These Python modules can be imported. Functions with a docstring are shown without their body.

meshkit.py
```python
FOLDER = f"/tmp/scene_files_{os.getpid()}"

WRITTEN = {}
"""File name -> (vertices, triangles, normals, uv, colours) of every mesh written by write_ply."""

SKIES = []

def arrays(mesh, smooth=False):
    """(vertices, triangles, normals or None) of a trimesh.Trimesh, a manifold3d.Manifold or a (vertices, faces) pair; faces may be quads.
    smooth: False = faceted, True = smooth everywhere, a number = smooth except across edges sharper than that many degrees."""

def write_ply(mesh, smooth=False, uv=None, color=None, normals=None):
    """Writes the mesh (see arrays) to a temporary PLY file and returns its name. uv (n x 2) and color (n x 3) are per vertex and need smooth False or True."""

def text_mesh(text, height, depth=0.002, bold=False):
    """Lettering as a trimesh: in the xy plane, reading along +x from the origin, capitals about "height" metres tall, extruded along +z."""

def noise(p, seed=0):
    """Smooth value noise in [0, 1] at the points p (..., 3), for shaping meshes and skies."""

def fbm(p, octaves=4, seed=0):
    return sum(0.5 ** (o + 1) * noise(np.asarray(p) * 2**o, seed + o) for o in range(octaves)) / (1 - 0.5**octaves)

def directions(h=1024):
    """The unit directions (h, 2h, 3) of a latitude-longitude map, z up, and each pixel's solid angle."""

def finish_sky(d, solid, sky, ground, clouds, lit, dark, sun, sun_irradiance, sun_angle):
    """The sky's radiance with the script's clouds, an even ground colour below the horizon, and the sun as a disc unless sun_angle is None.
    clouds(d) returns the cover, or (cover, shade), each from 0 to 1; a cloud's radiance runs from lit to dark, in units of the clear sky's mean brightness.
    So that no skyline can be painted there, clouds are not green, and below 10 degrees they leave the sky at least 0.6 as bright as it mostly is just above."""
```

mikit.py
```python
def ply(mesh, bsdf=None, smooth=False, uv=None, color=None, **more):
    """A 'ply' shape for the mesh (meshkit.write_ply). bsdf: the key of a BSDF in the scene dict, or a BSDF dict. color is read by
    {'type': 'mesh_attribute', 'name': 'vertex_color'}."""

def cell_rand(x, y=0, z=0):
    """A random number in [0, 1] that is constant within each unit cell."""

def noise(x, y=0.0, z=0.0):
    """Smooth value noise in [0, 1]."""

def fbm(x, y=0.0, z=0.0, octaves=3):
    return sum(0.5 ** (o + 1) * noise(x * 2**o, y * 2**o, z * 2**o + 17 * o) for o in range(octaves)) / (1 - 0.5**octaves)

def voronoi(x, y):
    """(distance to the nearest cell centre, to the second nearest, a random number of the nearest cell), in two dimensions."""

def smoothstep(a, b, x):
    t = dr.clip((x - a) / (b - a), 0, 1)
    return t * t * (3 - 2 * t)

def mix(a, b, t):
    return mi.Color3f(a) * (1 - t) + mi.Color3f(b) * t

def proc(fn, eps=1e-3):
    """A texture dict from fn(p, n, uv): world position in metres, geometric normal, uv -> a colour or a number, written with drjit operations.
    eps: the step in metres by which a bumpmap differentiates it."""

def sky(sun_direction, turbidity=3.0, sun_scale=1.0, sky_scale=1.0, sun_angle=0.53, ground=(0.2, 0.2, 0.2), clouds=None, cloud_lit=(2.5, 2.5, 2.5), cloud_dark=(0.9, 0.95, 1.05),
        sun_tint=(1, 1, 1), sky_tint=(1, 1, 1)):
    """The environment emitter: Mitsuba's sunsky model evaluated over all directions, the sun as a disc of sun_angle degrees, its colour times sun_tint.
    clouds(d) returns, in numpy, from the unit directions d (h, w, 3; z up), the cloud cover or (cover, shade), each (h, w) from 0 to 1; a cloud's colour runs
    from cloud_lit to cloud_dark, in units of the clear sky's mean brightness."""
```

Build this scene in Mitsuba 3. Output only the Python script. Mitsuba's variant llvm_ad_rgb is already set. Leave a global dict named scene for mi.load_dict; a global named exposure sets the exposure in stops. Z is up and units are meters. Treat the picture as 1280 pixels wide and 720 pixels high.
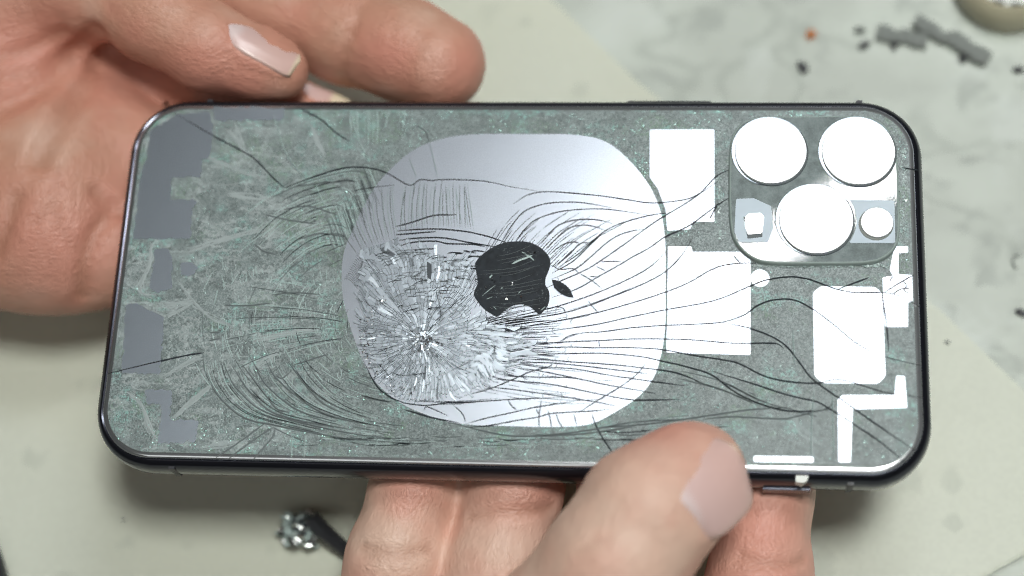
import math, random
import numpy as np, trimesh, drjit as dr, mitsuba as mi, mikit, meshkit
import shapely, shapely.geometry as sg, shapely.affinity as sa, shapely.ops as so
from scipy.spatial import Voronoi, cKDTree
from mikit import noise, fbm, smoothstep, mix, voronoi
T = mi.ScalarTransform4f
rng = np.random.default_rng(7)
random.seed(7)
scene, labels = {}, {}
exposure = 0.0

# ------------------------------------------------------------------ camera (solved from the phone's rectangle), lamps
Z0 = 0.046                                            # height of the phone's back glass above the bench
CAM = np.array([0.03198188, -0.10476028, 0.29066644 + Z0])
FWD = np.array([-0.10163915, 0.33230133, -0.93768081])
RIGHT = np.array([0.99474325, 0.04575738, -0.09160859])
DOWN = np.array([0.01246417, -0.94206268, -0.33520525])
FOV = 33.0
FPX = 640 / math.tan(math.radians(FOV / 2))


def at(u, v, z):
    """the place on the level z that the photograph shows at its pixel (u, v)"""
    d = FWD * FPX + RIGHT * (u - 640) + DOWN * (v - 360)
    return CAM + d * (z - CAM[2]) / d[2]


def ats(pts, z=Z0):
    return np.array([at(u, v, z)[:2] for u, v in pts])


FOCUS = float((at(700, 370, Z0) - CAM) @ FWD)
scene['camera'] = {'type': 'thinlens', 'fov': FOV, 'fov_axis': 'x', 'near_clip': 0.01, 'far_clip': 20.0,
                   'aperture_radius': 0.0050, 'focus_distance': FOCUS,
                   'to_world': T().look_at(origin=CAM.tolist(), target=(CAM + FWD).tolist(), up=(-DOWN).tolist())}
LAMP_A, LAMP_B, LAMP_W = np.array([0.020, 0.128, Z0 + 0.402]), np.array([0.176, 0.235, Z0 + 0.402]), 0.018
LAMP_L = (58.0, 60.0, 61.0)
PANEL_L = (62.0, 63.5, 61.0)
FILL_L = (1.0, 1.01, 0.98)

# ------------------------------------------------------------------ helpers


def tag(key, label=None, category=None, group=None, kind=None):
    labels[key] = {k: v for k, v in (('label', label), ('category', category), ('group', group), ('kind', kind)) if v}


def numbered(base):
    if base not in scene and base not in labels:
        return base
    i = 1
    while f'{base}_{i:03d}' in scene or f'{base}_{i:03d}' in labels:
        i += 1
    return f'{base}_{i:03d}'


def add(key, mesh, bsdf, smooth=False, **more):
    key = numbered(key)
    scene[key] = mikit.ply(mesh, bsdf, smooth=smooth, **more)
    return key


def cat(ms):
    return trimesh.util.concatenate(ms)


def catmull(P, n=8, closed=False):
    P = np.asarray(P, float)
    if len(P) < 3 and not closed:
        return np.linspace(P[0], P[-1], n + 1)
    Q = np.vstack([P[-1], P, P[:2]]) if closed else np.vstack([2 * P[0] - P[1], P, 2 * P[-1] - P[-2]])
    out = []
    for i in range(1, len(Q) - 2):
        t = np.linspace(0, 1, n, endpoint=False)[:, None]
        a, b, c, d = Q[i - 1:i + 3]
        out.append(0.5 * (2 * b + (c - a) * t + (2 * a - 5 * b + 4 * c - d) * t**2 + (3 * b - a - 3 * c + d) * t**3))
    if not closed:
        out.append(Q[-2][None])
    return np.vstack(out)


def slab(poly, z0, z1, bevel=0.0):
    """a plate with the outline poly from z0 to z1, its upper edge chamfered by bevel"""
    parts = []
    for g in getattr(poly, 'geoms', [poly]):
        if g.area < 1e-10:
            continue
        if bevel:
            inner = g.buffer(-bevel)
            if inner.is_empty:
                continue
            m = trimesh.creation.extrude_polygon(g, z1 - bevel - z0, engine='earcut')
            m.apply_translation([0, 0, z0])
            parts.append(m)
            for h in getattr(inner, 'geoms', [inner]):
                t = trimesh.creation.extrude_polygon(h, bevel, engine='earcut')
                t.apply_translation([0, 0, z1 - bevel])
                parts.append(t)
        else:
            m = trimesh.creation.extrude_polygon(g, z1 - z0, engine='earcut')
            m.apply_translation([0, 0, z0])
            parts.append(m)
    return cat(parts)


def rrect(x0, y0, x1, y1, r, n=12):
    return sg.box(x0 + r, y0 + r, x1 - r, y1 - r).buffer(r, quad_segs=n)


def loft(rings):
    """closed rings (k, n, 3) joined by walls, the first and last capped by a fan"""
    rings = np.asarray(rings)
    k, n = rings.shape[:2]
    v = rings.reshape(-1, 3)
    i, j = np.meshgrid(np.arange(k - 1), np.arange(n), indexing='ij')
    a, b = i * n + j, i * n + (j + 1) % n
    f = np.concatenate([np.stack([a, b, b + n], -1).reshape(-1, 3), np.stack([a, b + n, a + n], -1).reshape(-1, 3)])
    return v, f


def tube(path, radii, n=10):
    path = np.asarray(path, float)
    radii = np.broadcast_to(radii, len(path))
    t = np.gradient(path, axis=0)
    t /= np.linalg.norm(t, axis=1, keepdims=True)
    a = np.cross(t, [0.03, 0.02, 1.0])
    a /= np.linalg.norm(a, axis=1, keepdims=True)
    b = np.cross(t, a)
    th = np.arange(n) * 2 * np.pi / n
    ring = path[:, None] + radii[:, None, None] * (np.cos(th)[None, :, None] * a[:, None] + np.sin(th)[None, :, None] * b[:, None])
    v, f = loft(ring)
    c0, c1 = len(v), len(v) + 1
    v = np.vstack([v, path[0], path[-1]])
    q = np.arange(n)
    e = (len(path) - 1) * n
    f = np.vstack([f, np.stack([q * 0 + c0, (q + 1) % n, q], 1), np.stack([q * 0 + c1, e + q, e + (q + 1) % n], 1)])
    m = trimesh.Trimesh(v, f, process=False)
    m.fix_normals()
    return m


# ------------------------------------------------------------------ materials
def P_(base, rough=0.5, metal=0.0, spec=0.5, **k):
    return {'type': 'principled', 'base_color': base if isinstance(base, dict) else {'type': 'rgb', 'value': list(base)},
            'roughness': rough, 'metallic': metal, 'specular': spec, **k}


def two(b):
    return {'type': 'twosided', 'bsdf': b}


def etched_col(p, n, uv):
    x, y = p.x * 1000, p.y * 1000
    big = fbm(x * 0.16 + 3, y * 0.2 + 9, 0, 3)
    mid = fbm(x * 0.9, y * 0.9, 4, 3)
    speck = noise(x * 5.5, y * 5.5, 2)
    hatch = noise(x * 2.2, y * 7.5, 8) * noise(x * 7.0, y * 2.0, 3)
    g = 1.0 + 0.42 * (mid - 0.5) + 1.0 * (speck - 0.5) * (0.6 + 0.8 * mid) + 0.30 * (big - 0.5)
    col = mi.Color3f(0.182, 0.214, 0.213) * dr.maximum(g, 0.3)
    teal = smoothstep(0.53, 0.72, fbm(x * 0.22 + 40, y * 0.3 + 2, 1, 3)) * smoothstep(0.30, 0.62, hatch + 0.25 * speck)
    col = mix(col, (0.25, 0.46, 0.42), 0.75 * teal)
    green = smoothstep(0.58, 0.74, fbm(x * 0.2 + 11, y * 0.2 + 31, 6, 3)) * smoothstep(0.45, 0.8, noise(x * 4, y * 4, 12))
    col = mix(col, (0.15, 0.25, 0.16), 0.5 * green)
    spark = smoothstep(0.84, 0.95, noise(x * 6.5, y * 6.5, 21))
    col = mix(col, (0.55, 0.66, 0.63), 0.6 * spark)
    # powdery scuffs of crushed glass, towards the damaged lower end of the phone
    rid = 1 - dr.abs(2 * fbm(x * 0.24 + 1.2 * mid, y * 0.30 + 7, 2, 4) - 1)
    left = smoothstep(-20, -45, x)
    dust = smoothstep(0.86, 0.99, rid) * left * (0.25 + 1.1 * noise(x * 3.5, y * 3.5, 5))
    col = mix(col, (0.46, 0.51, 0.51), dr.clip(0.5 * dust, 0, 1))
    haze = left * smoothstep(0.44, 0.75, fbm(x * 0.55, y * 0.55 + 70, 3, 4)) * (0.4 + 0.9 * noise(x * 4, y * 4, 30))
    return mix(col, (0.30, 0.35, 0.35), 0.3 * haze)


scene['etched_glass'] = P_(mikit.proc(etched_col), 0.36, spec=0.22)
scene['plate_metal'] = {'type': 'roughconductor', 'distribution': 'ggx', 'alpha': 0.13, 'specular_reflectance': {'type': 'rgb', 'value': [0.43, 0.46, 0.51]}, 'material': 'none'}
scene['plate_metal'] = two(scene['plate_metal'])
scene['dull_metal'] = two({'type': 'roughconductor', 'distribution': 'ggx', 'alpha': 0.16, 'material': 'none', 'specular_reflectance': {'type': 'rgb', 'value': [0.42, 0.47, 0.53]}})
scene['lens_metal'] = two({'type': 'roughconductor', 'distribution': 'ggx', 'alpha': 0.2, 'material': 'none', 'specular_reflectance': {'type': 'rgb', 'value': [0.95, 0.96, 0.97]}})
scene['shard_glass'] = two({'type': 'roughconductor', 'distribution': 'ggx', 'alpha': 0.13, 'material': 'none', 'specular_reflectance': {'type': 'rgb', 'value': [0.43, 0.475, 0.52]}})
scene['flake_glass'] = two({'type': 'roughconductor', 'distribution': 'ggx', 'alpha': 0.22, 'material': 'none', 'specular_reflectance': {'type': 'rgb', 'value': [0.40, 0.72, 0.64]}})
scene['powder_glass'] = two(P_((0.40, 0.49, 0.47), 0.3, spec=0.6))
scene['gap_dark'] = two(P_((0.06, 0.075, 0.08), 0.4, spec=0.3))
scene['crack_dark'] = two(P_((0.045, 0.052, 0.06), 0.35, spec=0.35))
scene['crack_soft'] = two(P_((0.21, 0.24, 0.245), 0.4, spec=0.4))
scene['crack_light'] = two(P_((0.44, 0.54, 0.525), 0.3, spec=0.6))


def logo_col(p, n, uv):
    x, y = p.x * 1000, p.y * 1000
    c = mi.Color3f(0.017, 0.021, 0.026) * (0.6 + 0.9 * fbm(x * 1.2, y * 1.2, 1, 3))
    s = smoothstep(0.80, 0.95, noise(x * 5, y * 5, 3)) * smoothstep(0.5, 0.7, fbm(x * 0.35 + 4, y * 0.35, 9, 2))
    return mix(c, (0.16, 0.19, 0.20), 0.7 * s)


scene['logo_dark'] = P_(mikit.proc(logo_col), 0.5, spec=0.15)
scene['frame_steel'] = P_((0.035, 0.037, 0.048), 0.16, metal=0.75, spec=0.5)
scene['edge_glass'] = P_((0.72, 0.74, 0.76), 0.16, metal=0.9)
scene['antenna_plastic'] = P_((0.02, 0.02, 0.025), 0.5)
scene['bump_glass'] = {'type': 'plastic', 'int_ior': 1.5, 'nonlinear': False, 'diffuse_reflectance': mikit.proc(
    lambda p, n, uv: mi.Color3f(0.19, 0.222, 0.222) * (0.7 + 0.55 * fbm(p.x * 900, p.y * 900, 0, 3) + 0.25 * (noise(p.x * 5500, p.y * 5500, 1) - 0.5)))}
scene['pale_panel'] = P_((0.50, 0.57, 0.63), 0.6, spec=0.2)
scene['bump_side'] = P_((0.30, 0.36, 0.34), 0.3, spec=0.6)


def skin(fine=1.0, strength=1.0):
    def bump(p, n, uv):
        x, y, z = p.x * 1000, p.y * 1000, p.z * 1000
        a = dr.abs(fbm(x * 1.5, y * 1.5, z * 1.5, 3) - 0.5)
        b = dr.abs(fbm(x * 0.8 + 30, y * 2.3, z * 1.9, 2) - 0.5)
        c_ = dr.abs(noise(x * 3.4 + 6 * a, y * 3.4, z * 3.4) - 0.5)
        return (a + 0.8 * b + 0.35 * c_) * 0.00034 * strength
    return two({'type': 'bumpmap', 'arbitrary': mikit.proc(bump, eps=1.2e-4), 'scale': 1.0,
                'bsdf': P_({'type': 'mesh_attribute', 'name': 'vertex_color'}, 0.46, spec=0.42, sheen=0.25)})


scene['skin'] = skin()
scene['nail'] = two(P_({'type': 'mesh_attribute', 'name': 'vertex_color'}, 0.27, spec=0.5))


def mat_col(p, n, uv):
    x, y = p.x * 1000, p.y * 1000
    g = 1 + 0.10 * (fbm(x * 0.03, y * 0.03, 3, 3) - 0.5) + 0.05 * (noise(x * 1.5, y * 1.5, 1) - 0.5)
    c = mi.Color3f(0.59, 0.612, 0.525) * g
    c = mix(c, (0.57, 0.575, 0.46), 0.4 * smoothstep(0.45, 0.7, fbm(x * 0.018 + 5, y * 0.018, 2, 2)))
    d = smoothstep(0.70, 0.85, fbm(x * 0.12, y * 0.12, 9, 3))
    return mix(c, (0.30, 0.33, 0.28), 0.25 * d)


scene['mat_rubber'] = P_(mikit.proc(mat_col), 0.55, spec=0.3)
scene['mat_edge'] = P_((0.24, 0.215, 0.14), 0.6, spec=0.3)


def bench_col(p, n, uv):
    x, y = p.x * 1000, p.y * 1000
    wx, wy = x + 9 * (fbm(x * 0.06, y * 0.06, 1, 3) - 0.5), y + 9 * (fbm(x * 0.06 + 20, y * 0.06, 1, 3) - 0.5)
    m = fbm(wx * 0.055, wy * 0.08, 5, 4)
    c = mix((0.47, 0.50, 0.45), (0.53, 0.565, 0.51), smoothstep(0.3, 0.66, m))
    s = smoothstep(0.58, 0.82, fbm(wx * 0.11 + 17, wy * 0.16, 4, 4))
    c = mix(c, (0.29, 0.315, 0.285), 0.5 * s)
    v = 1 - dr.abs(2 * fbm(wx * 0.03 + 3, wy * 0.05 + 8, 2, 4) - 1)
    c = mix(c, (0.27, 0.30, 0.26), 0.3 * smoothstep(0.90, 1.0, v) * smoothstep(0.45, 0.65, fbm(x * 0.05, y * 0.05 + 60, 7, 2)))
    w = smoothstep(0.55, 0.75, fbm(wx * 0.09 + 50, wy * 0.09 + 10, 8, 4))
    return mix(c, (0.60, 0.635, 0.595), 0.5 * w)


scene['bench_stone'] = P_(mikit.proc(bench_col), 0.5, spec=0.3)
for k, c, r in (('dark_plastic', (0.02, 0.022, 0.026), 0.4), ('grey_plastic', (0.15, 0.165, 0.15), 0.5), ('orange_chip', (0.48, 0.17, 0.06), 0.5), ('cream_plastic', (0.40, 0.37, 0.26), 0.35),
                ('white_plastic', (0.62, 0.64, 0.60), 0.45), ('lamp_shell', (0.5, 0.5, 0.5), 0.4)):
    scene[k] = two(P_(c, r))
scene['debris_glass'] = two({'type': 'roughconductor', 'distribution': 'ggx', 'alpha': 0.08, 'material': 'none', 'specular_reflectance': {'type': 'rgb', 'value': [0.55, 0.56, 0.55]}})

# ------------------------------------------------------------------ the setting: bench and repair mat
top = trimesh.creation.box([1.2, 1.0, 0.03])
top.apply_translation([0.02, 0.05, -0.015])
add('bench_top', top, 'bench_stone')
tag('bench_top', 'mottled pale grey green stone workbench top under the mat', kind='structure')
MAT_Z = 0.0025
corner = [at(*q, MAT_Z)[:2] for q in ((560, -124), (690, -2), (800, 104), (1000, 262), (1175, 386), (1280, 487), (1420, 610), (1330, 665), (1228, 722), (1000, 880))]
far = [(-0.05, -0.20), (-0.22, -0.16), tuple(at(2, 700, MAT_Z)[:2] + np.array([-0.0015, -0.004])), tuple(at(-14, 660, MAT_Z)[:2]), (-0.25, 0.0), (-0.25, 0.16)]
mp = sg.Polygon(np.vstack([np.array(corner), np.array(far)])).buffer(0)
mp = mp.buffer(0.004).buffer(-0.008).buffer(0.004)
add('repair_mat', slab(mp, 0.0004, MAT_Z, 0.0005), 'mat_rubber')
tag('repair_mat', 'smooth pale green beige repair mat lying on the stone bench', 'mat')
ring = mp.exterior
rim_pts = np.array([ring.interpolate(s).coords[0] for s in np.arange(0, ring.length, 0.004)])

# ------------------------------------------------------------------ the lamps
mid = (LAMP_A + LAMP_B) / 2
L_ = np.linalg.norm(LAMP_B - LAMP_A)
ang = math.atan2(*(LAMP_B - LAMP_A)[[1, 0]])
aim = np.array([0.0, 0.0, Z0]) - mid
aim /= np.linalg.norm(aim)
ux = (LAMP_B - LAMP_A) / L_
uy = np.cross(aim, ux)
uy /= np.linalg.norm(uy)
uz = np.cross(ux, uy)                                  # close to the aim


def lamp_local(v):
    v = np.asarray(v)
    return mid + v[:, :1] * ux + v[:, 1:2] * uy + v[:, 2:] * uz


q = np.array([(-L_ / 2, -LAMP_W / 2, 0), (L_ / 2, -LAMP_W / 2, 0), (L_ / 2, LAMP_W / 2, 0), (-L_ / 2, LAMP_W / 2, 0)])
dif = trimesh.Trimesh(lamp_local(q), [[0, 1, 2], [0, 2, 3]], process=False)
if dif.face_normals[0] @ aim < 0:
    dif.invert()
add('bench_lamp__diffuser', dif, 'lamp_shell', emitter={'type': 'area', 'radiance': {'type': 'rgb', 'value': list(LAMP_L)}})
hs = trimesh.creation.box([L_ + 0.012, LAMP_W + 0.010, 0.014])
hs.apply_translation([0, 0, -0.0085])
hs.vertices = lamp_local(hs.vertices)
hs.fix_normals()
add('bench_lamp__housing', hs, 'lamp_shell')
tag('bench_lamp', 'slim bright bar lamp hanging over the bench beyond the phone', 'lamp')
cx, cy, cz = 0.0, -0.75, 1.25
dif = trimesh.Trimesh([(cx - .6, cy - .4, cz), (cx - .6, cy + .4, cz), (cx + .6, cy + .4, cz), (cx + .6, cy - .4, cz)], [[0, 1, 2], [0, 2, 3]], process=False)
if dif.face_normals[0][2] > 0:
    dif.invert()
add('fill_panel__diffuser', dif, 'lamp_shell', emitter={'type': 'area', 'radiance': {'type': 'rgb', 'value': list(FILL_L)}})  # added fill source for soft ambient light, out of view
hs = trimesh.creation.box([1.24, 0.84, 0.05])
hs.apply_translation([cx, cy, cz + 0.03])
add('fill_panel__housing', hs, 'lamp_shell')
tag('fill_panel', 'added unseen wide flat fill panel above and behind the viewer', 'fill light')

px_, py_, pz_, ph_ = 0.14, 0.0, 0.82, 0.075
dif = trimesh.Trimesh([(px_ - ph_, py_ - ph_, pz_), (px_ - ph_, py_ + ph_, pz_), (px_ + ph_, py_ + ph_, pz_), (px_ + ph_, py_ - ph_, pz_)], [[0, 1, 2], [0, 2, 3]], process=False)
if dif.face_normals[0][2] > 0:
    dif.invert()
add('panel_lamp__diffuser', dif, 'lamp_shell', emitter={'type': 'area', 'radiance': {'type': 'rgb', 'value': list(PANEL_L)}})
hs = trimesh.creation.box([2 * ph_ + 0.03, 2 * ph_ + 0.03, 0.03])
hs.apply_translation([px_, py_, pz_ + 0.017])
add('panel_lamp__housing', hs, 'lamp_shell')
tag('panel_lamp', 'square soft work light hanging straight above the bench', 'lamp')

# ------------------------------------------------------------------ the phone
W, H = 0.1443, 0.0687
CR = 0.0094
tag('smartphone', 'smartphone lying face down in two hands, its frosted back glass shattered', 'phone')


def outline(off, z, n=20):
    g = rrect(-W / 2 - off, -H / 2 - off, W / 2 + off, H / 2 + off, CR + off, n)
    c = np.array(g.exterior.coords)[:-1]
    if sg.LinearRing(c).is_ccw is False:
        c = c[::-1]
    return np.column_stack([c, np.full(len(c), z)])


prof = [(-0.004, -0.0076)] + [(-0.0002, -0.0076), (0.0007, -0.0073), (0.0013, -0.0066), (0.0016, -0.0056), (0.0017, -0.0038), (0.0016, -0.0024), (0.0013, -0.0013), (0.0008, -0.0006), (0.0003, -0.00035), (-0.0001, -0.0005)]
v, f = loft([outline(o, Z0 + z) for o, z in prof])
n = len(outline(0, 0))
v = np.vstack([v, [0, 0, Z0 - 0.0076]])
f = np.vstack([f, [[len(v) - 1, (j + 1) % n, j] for j in range(n)]])
fm = trimesh.Trimesh(v, f, process=False)
add('smartphone__frame', fm, 'frame_steel', smooth=40)
tag('smartphone__frame', 'dark polished steel frame')
# back glass: a slab, its polished rounded edge and the matte etched face
eprof = [(0.00005, -0.0016), (0.00005, -0.0006), (-0.00006, -0.00032), (-0.0002, -0.00016), (-0.0004, -0.00009), (-0.0006, -0.00005), (-0.0008, -0.00002), (-0.00095, 0.0)]
v, f = loft([outline(o, Z0 + z) for o, z in eprof])
em = trimesh.Trimesh(v, f, process=False)
gp = sg.Polygon(outline(-0.00095, 0)[:, :2])
add('smartphone__back_glass', slab(gp, Z0 - 0.0016, Z0), 'etched_glass')
tag('smartphone__back_glass', 'grey green etched back glass covered in cracks')
add('smartphone__back_glass__polished_edge', em, 'edge_glass', smooth=60)
BG = 'smartphone__back_glass__'


def on_edge(side, u, w, off_out, za, zb):
    """a small piece let into the frame at a photograph column u on the long side (-1 near, 1 far)"""
    x = at(u, 590 if side < 0 else 128, Z0)[0]
    y = side * (H / 2 + 0.0017)
    b = sg.box(x - w / 2, min(y - side * 0.0008, y + side * off_out), x + w / 2, max(y - side * 0.0008, y + side * off_out))
    return slab(b, Z0 + za, Z0 + zb)


for s_, u, w in ((-1, 211, 0.0011), (-1, 1064, 0.0011), (1, 260, 0.0011), (1, 1075, 0.0011)):
    add('smartphone__frame__antenna_line', on_edge(s_, u, w, 0.00004, -0.0066, -0.0012), 'antenna_plastic')
add('smartphone__frame__side_button', on_edge(-1, 985, 0.0080, 0.0005, -0.0062, -0.0042), 'frame_steel')
add('smartphone__frame__volume_button', on_edge(1, 836, 0.0155, 0.0005, -0.0052, -0.0026), 'frame_steel')
add('smartphone__frame__paint_chip', slab(sg.Polygon(ats([(994, 597), (1010, 597), (1008, 604), (1003, 606), (994, 605)], Z0 - 0.002)), Z0 - 0.0042, Z0 - 0.0004), 'white_plastic')
tag('smartphone__frame__paint_chip', 'small pale chip stuck on the dark frame')

# metal plates seen through the clear patches of the glass
PL = 0.00012
coil = catmull([(560, 172), (600, 168), (660, 168), (720, 169), (758, 178), (788, 202), (811, 231), (825, 262), (831, 296), (832, 345), (832, 400), (829, 436), (818, 470), (799, 495), (768, 516), (735, 531),
                (690, 534), (640, 533), (585, 531), (548, 524), (508, 508), (482, 490), (462, 468), (449, 440), (437, 405), (428, 365), (429, 320), (441, 288), (456, 256), (472, 230), (494, 206), (522, 185)], 6, closed=True)
coil_poly = sg.Polygon(ats(coil)).buffer(0)
logo_pts = catmull([(594, 330), (600, 322), (613, 312), (625, 306), (640, 303), (657, 303), (670, 307), (680, 314), (687, 323), (688, 332), (685, 341), (682, 349), (682, 357), (686, 364), (687, 374), (684, 384), (678, 391)], 5).tolist() \
    + catmull([(673, 393), (669, 389), (663, 384), (655, 381), (648, 381), (640, 383), (632, 388), (627, 392)], 4).tolist() + catmull([(622, 396), (617, 394), (606, 387), (598, 378), (593, 370), (594, 363), (597, 356), (597, 348), (595, 338)], 4).tolist()
leaf_pts = catmull([(690, 350.5), (698, 352), (707, 357), (713, 363)], 4).tolist() + catmull([(717, 372.5), (709, 371), (700, 366.5), (693, 360)], 4).tolist()
logo_poly, leaf_poly = sg.Polygon(ats(logo_pts)).buffer(0), sg.Polygon(ats(leaf_pts)).buffer(0)
seam = sg.LineString(ats(catmull([(808, 222), (820, 243), (828, 266), (833, 296), (833.5, 330), (833, 365), (833, 400), (830, 432), (823, 462)], 6)))
GAPW = 0.00017
add(BG + 'coil_plate', slab(coil_poly.difference(seam.buffer(GAPW)), Z0, Z0 + PL), 'plate_metal')
tag(BG + 'coil_plate', 'large bright rounded square metal plate behind the emblem')
plates = {
    'bright plate under the corner lenses': [(812, 162), (893, 162), (893, 278), (866, 277), (863, 287), (834, 289), (832, 262), (822, 236), (812, 222)],
    'bright plate beside the round plate': [(834, 308), (864, 308), (866, 315), (925, 315), (938, 324), (938, 444), (833, 441)],
    'bright rounded connector plate': [(1016, 366), (1026, 358), (1094, 359), (1103, 367), (1107, 470), (1098, 480), (1028, 479), (1018, 470)],
    'bright stepped strip near the right edge': [(1103, 347), (1116, 345), (1112, 338), (1118, 308), (1135, 308), (1135, 316), (1123, 317), (1123, 343), (1140, 344), (1141, 376), (1135, 379), (1135, 409), (1106, 409)],
    'bright hook shaped strip in the corner': [(1120, 470), (1131, 470), (1134, 510), (1066, 512), (1063, 578), (1048, 578), (1047, 500), (1053, 494), (1118, 494)],
    'short bright bar along the lower edge': [(942, 570), (1017, 571), (1017, 578.5), (942, 577.5)],
}
for lab, pts in plates.items():
    pg = sg.Polygon(ats(pts)).buffer(-0.0003).buffer(0.0003) if 'connector' not in lab else sg.Polygon(ats(pts)).buffer(-0.0012).buffer(0.0012)
    pg = pg.difference(coil_poly.buffer(0.00012)).difference(seam.buffer(GAPW))
    tag(add(BG + 'metal_plate', slab(pg, Z0, Z0 + PL), 'plate_metal'), lab)
tag(add(BG + 'metal_plate', slab(sg.Point(*ats([(950, 348)])[0]).buffer(0.00165), Z0, Z0 + PL), 'plate_metal'), 'small bright round plate')
dull = [
    [(190, 162), (221, 144), (263, 140), (266, 168), (262, 196), (253, 200), (251, 222), (216, 221), (213, 250), (250, 251), (240, 262), (238, 299), (166, 299), (174, 236)],
    [(266, 134), (356, 135), (353, 150), (268, 151)], [(193, 312), (213, 309), (216, 330), (214, 361), (198, 367), (187, 360)],
    [(158, 381), (172, 380), (188, 388), (205, 398), (203, 440), (199, 468), (152, 468)], [(182, 488), (215, 488), (213, 525), (248, 525), (246, 553), (198, 553), (202, 506), (182, 504)],
    [(225, 331), (240, 328), (248, 336), (240, 345), (226, 345)]]


def ragged(pts):
    out = []
    for a_, b_ in zip(pts, pts[1:] + pts[:1]):
        n_ = max(2, int(math.dist(a_, b_) / 4))
        for q_ in range(n_):
            out.append(np.array(a_) + (np.array(b_) - np.array(a_)) * q_ / n_ + rng.normal(0, 1.1, 2))
    return np.array(out)


for pts in dull:
    pg = sg.Polygon(ats(ragged(pts))).buffer(-0.0003).buffer(0.0003)
    tag(add(BG + 'metal_plate', slab(pg, Z0, Z0 + PL), 'dull_metal'), 'dull lavender grey plate near the left end')
add(BG + 'emblem', slab(cat_poly := so.unary_union([logo_poly]), Z0 + 0.0002, Z0 + 0.00042), 'logo_dark')
tag(BG + 'emblem', 'black bitten apple emblem')
add(BG + 'emblem', slab(leaf_poly, Z0 + 0.0002, Z0 + 0.00042), 'logo_dark')
tag(BG + 'emblem_001', 'black leaf of the apple emblem')

# ------------------------------------------------------------------ cracks


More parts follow.
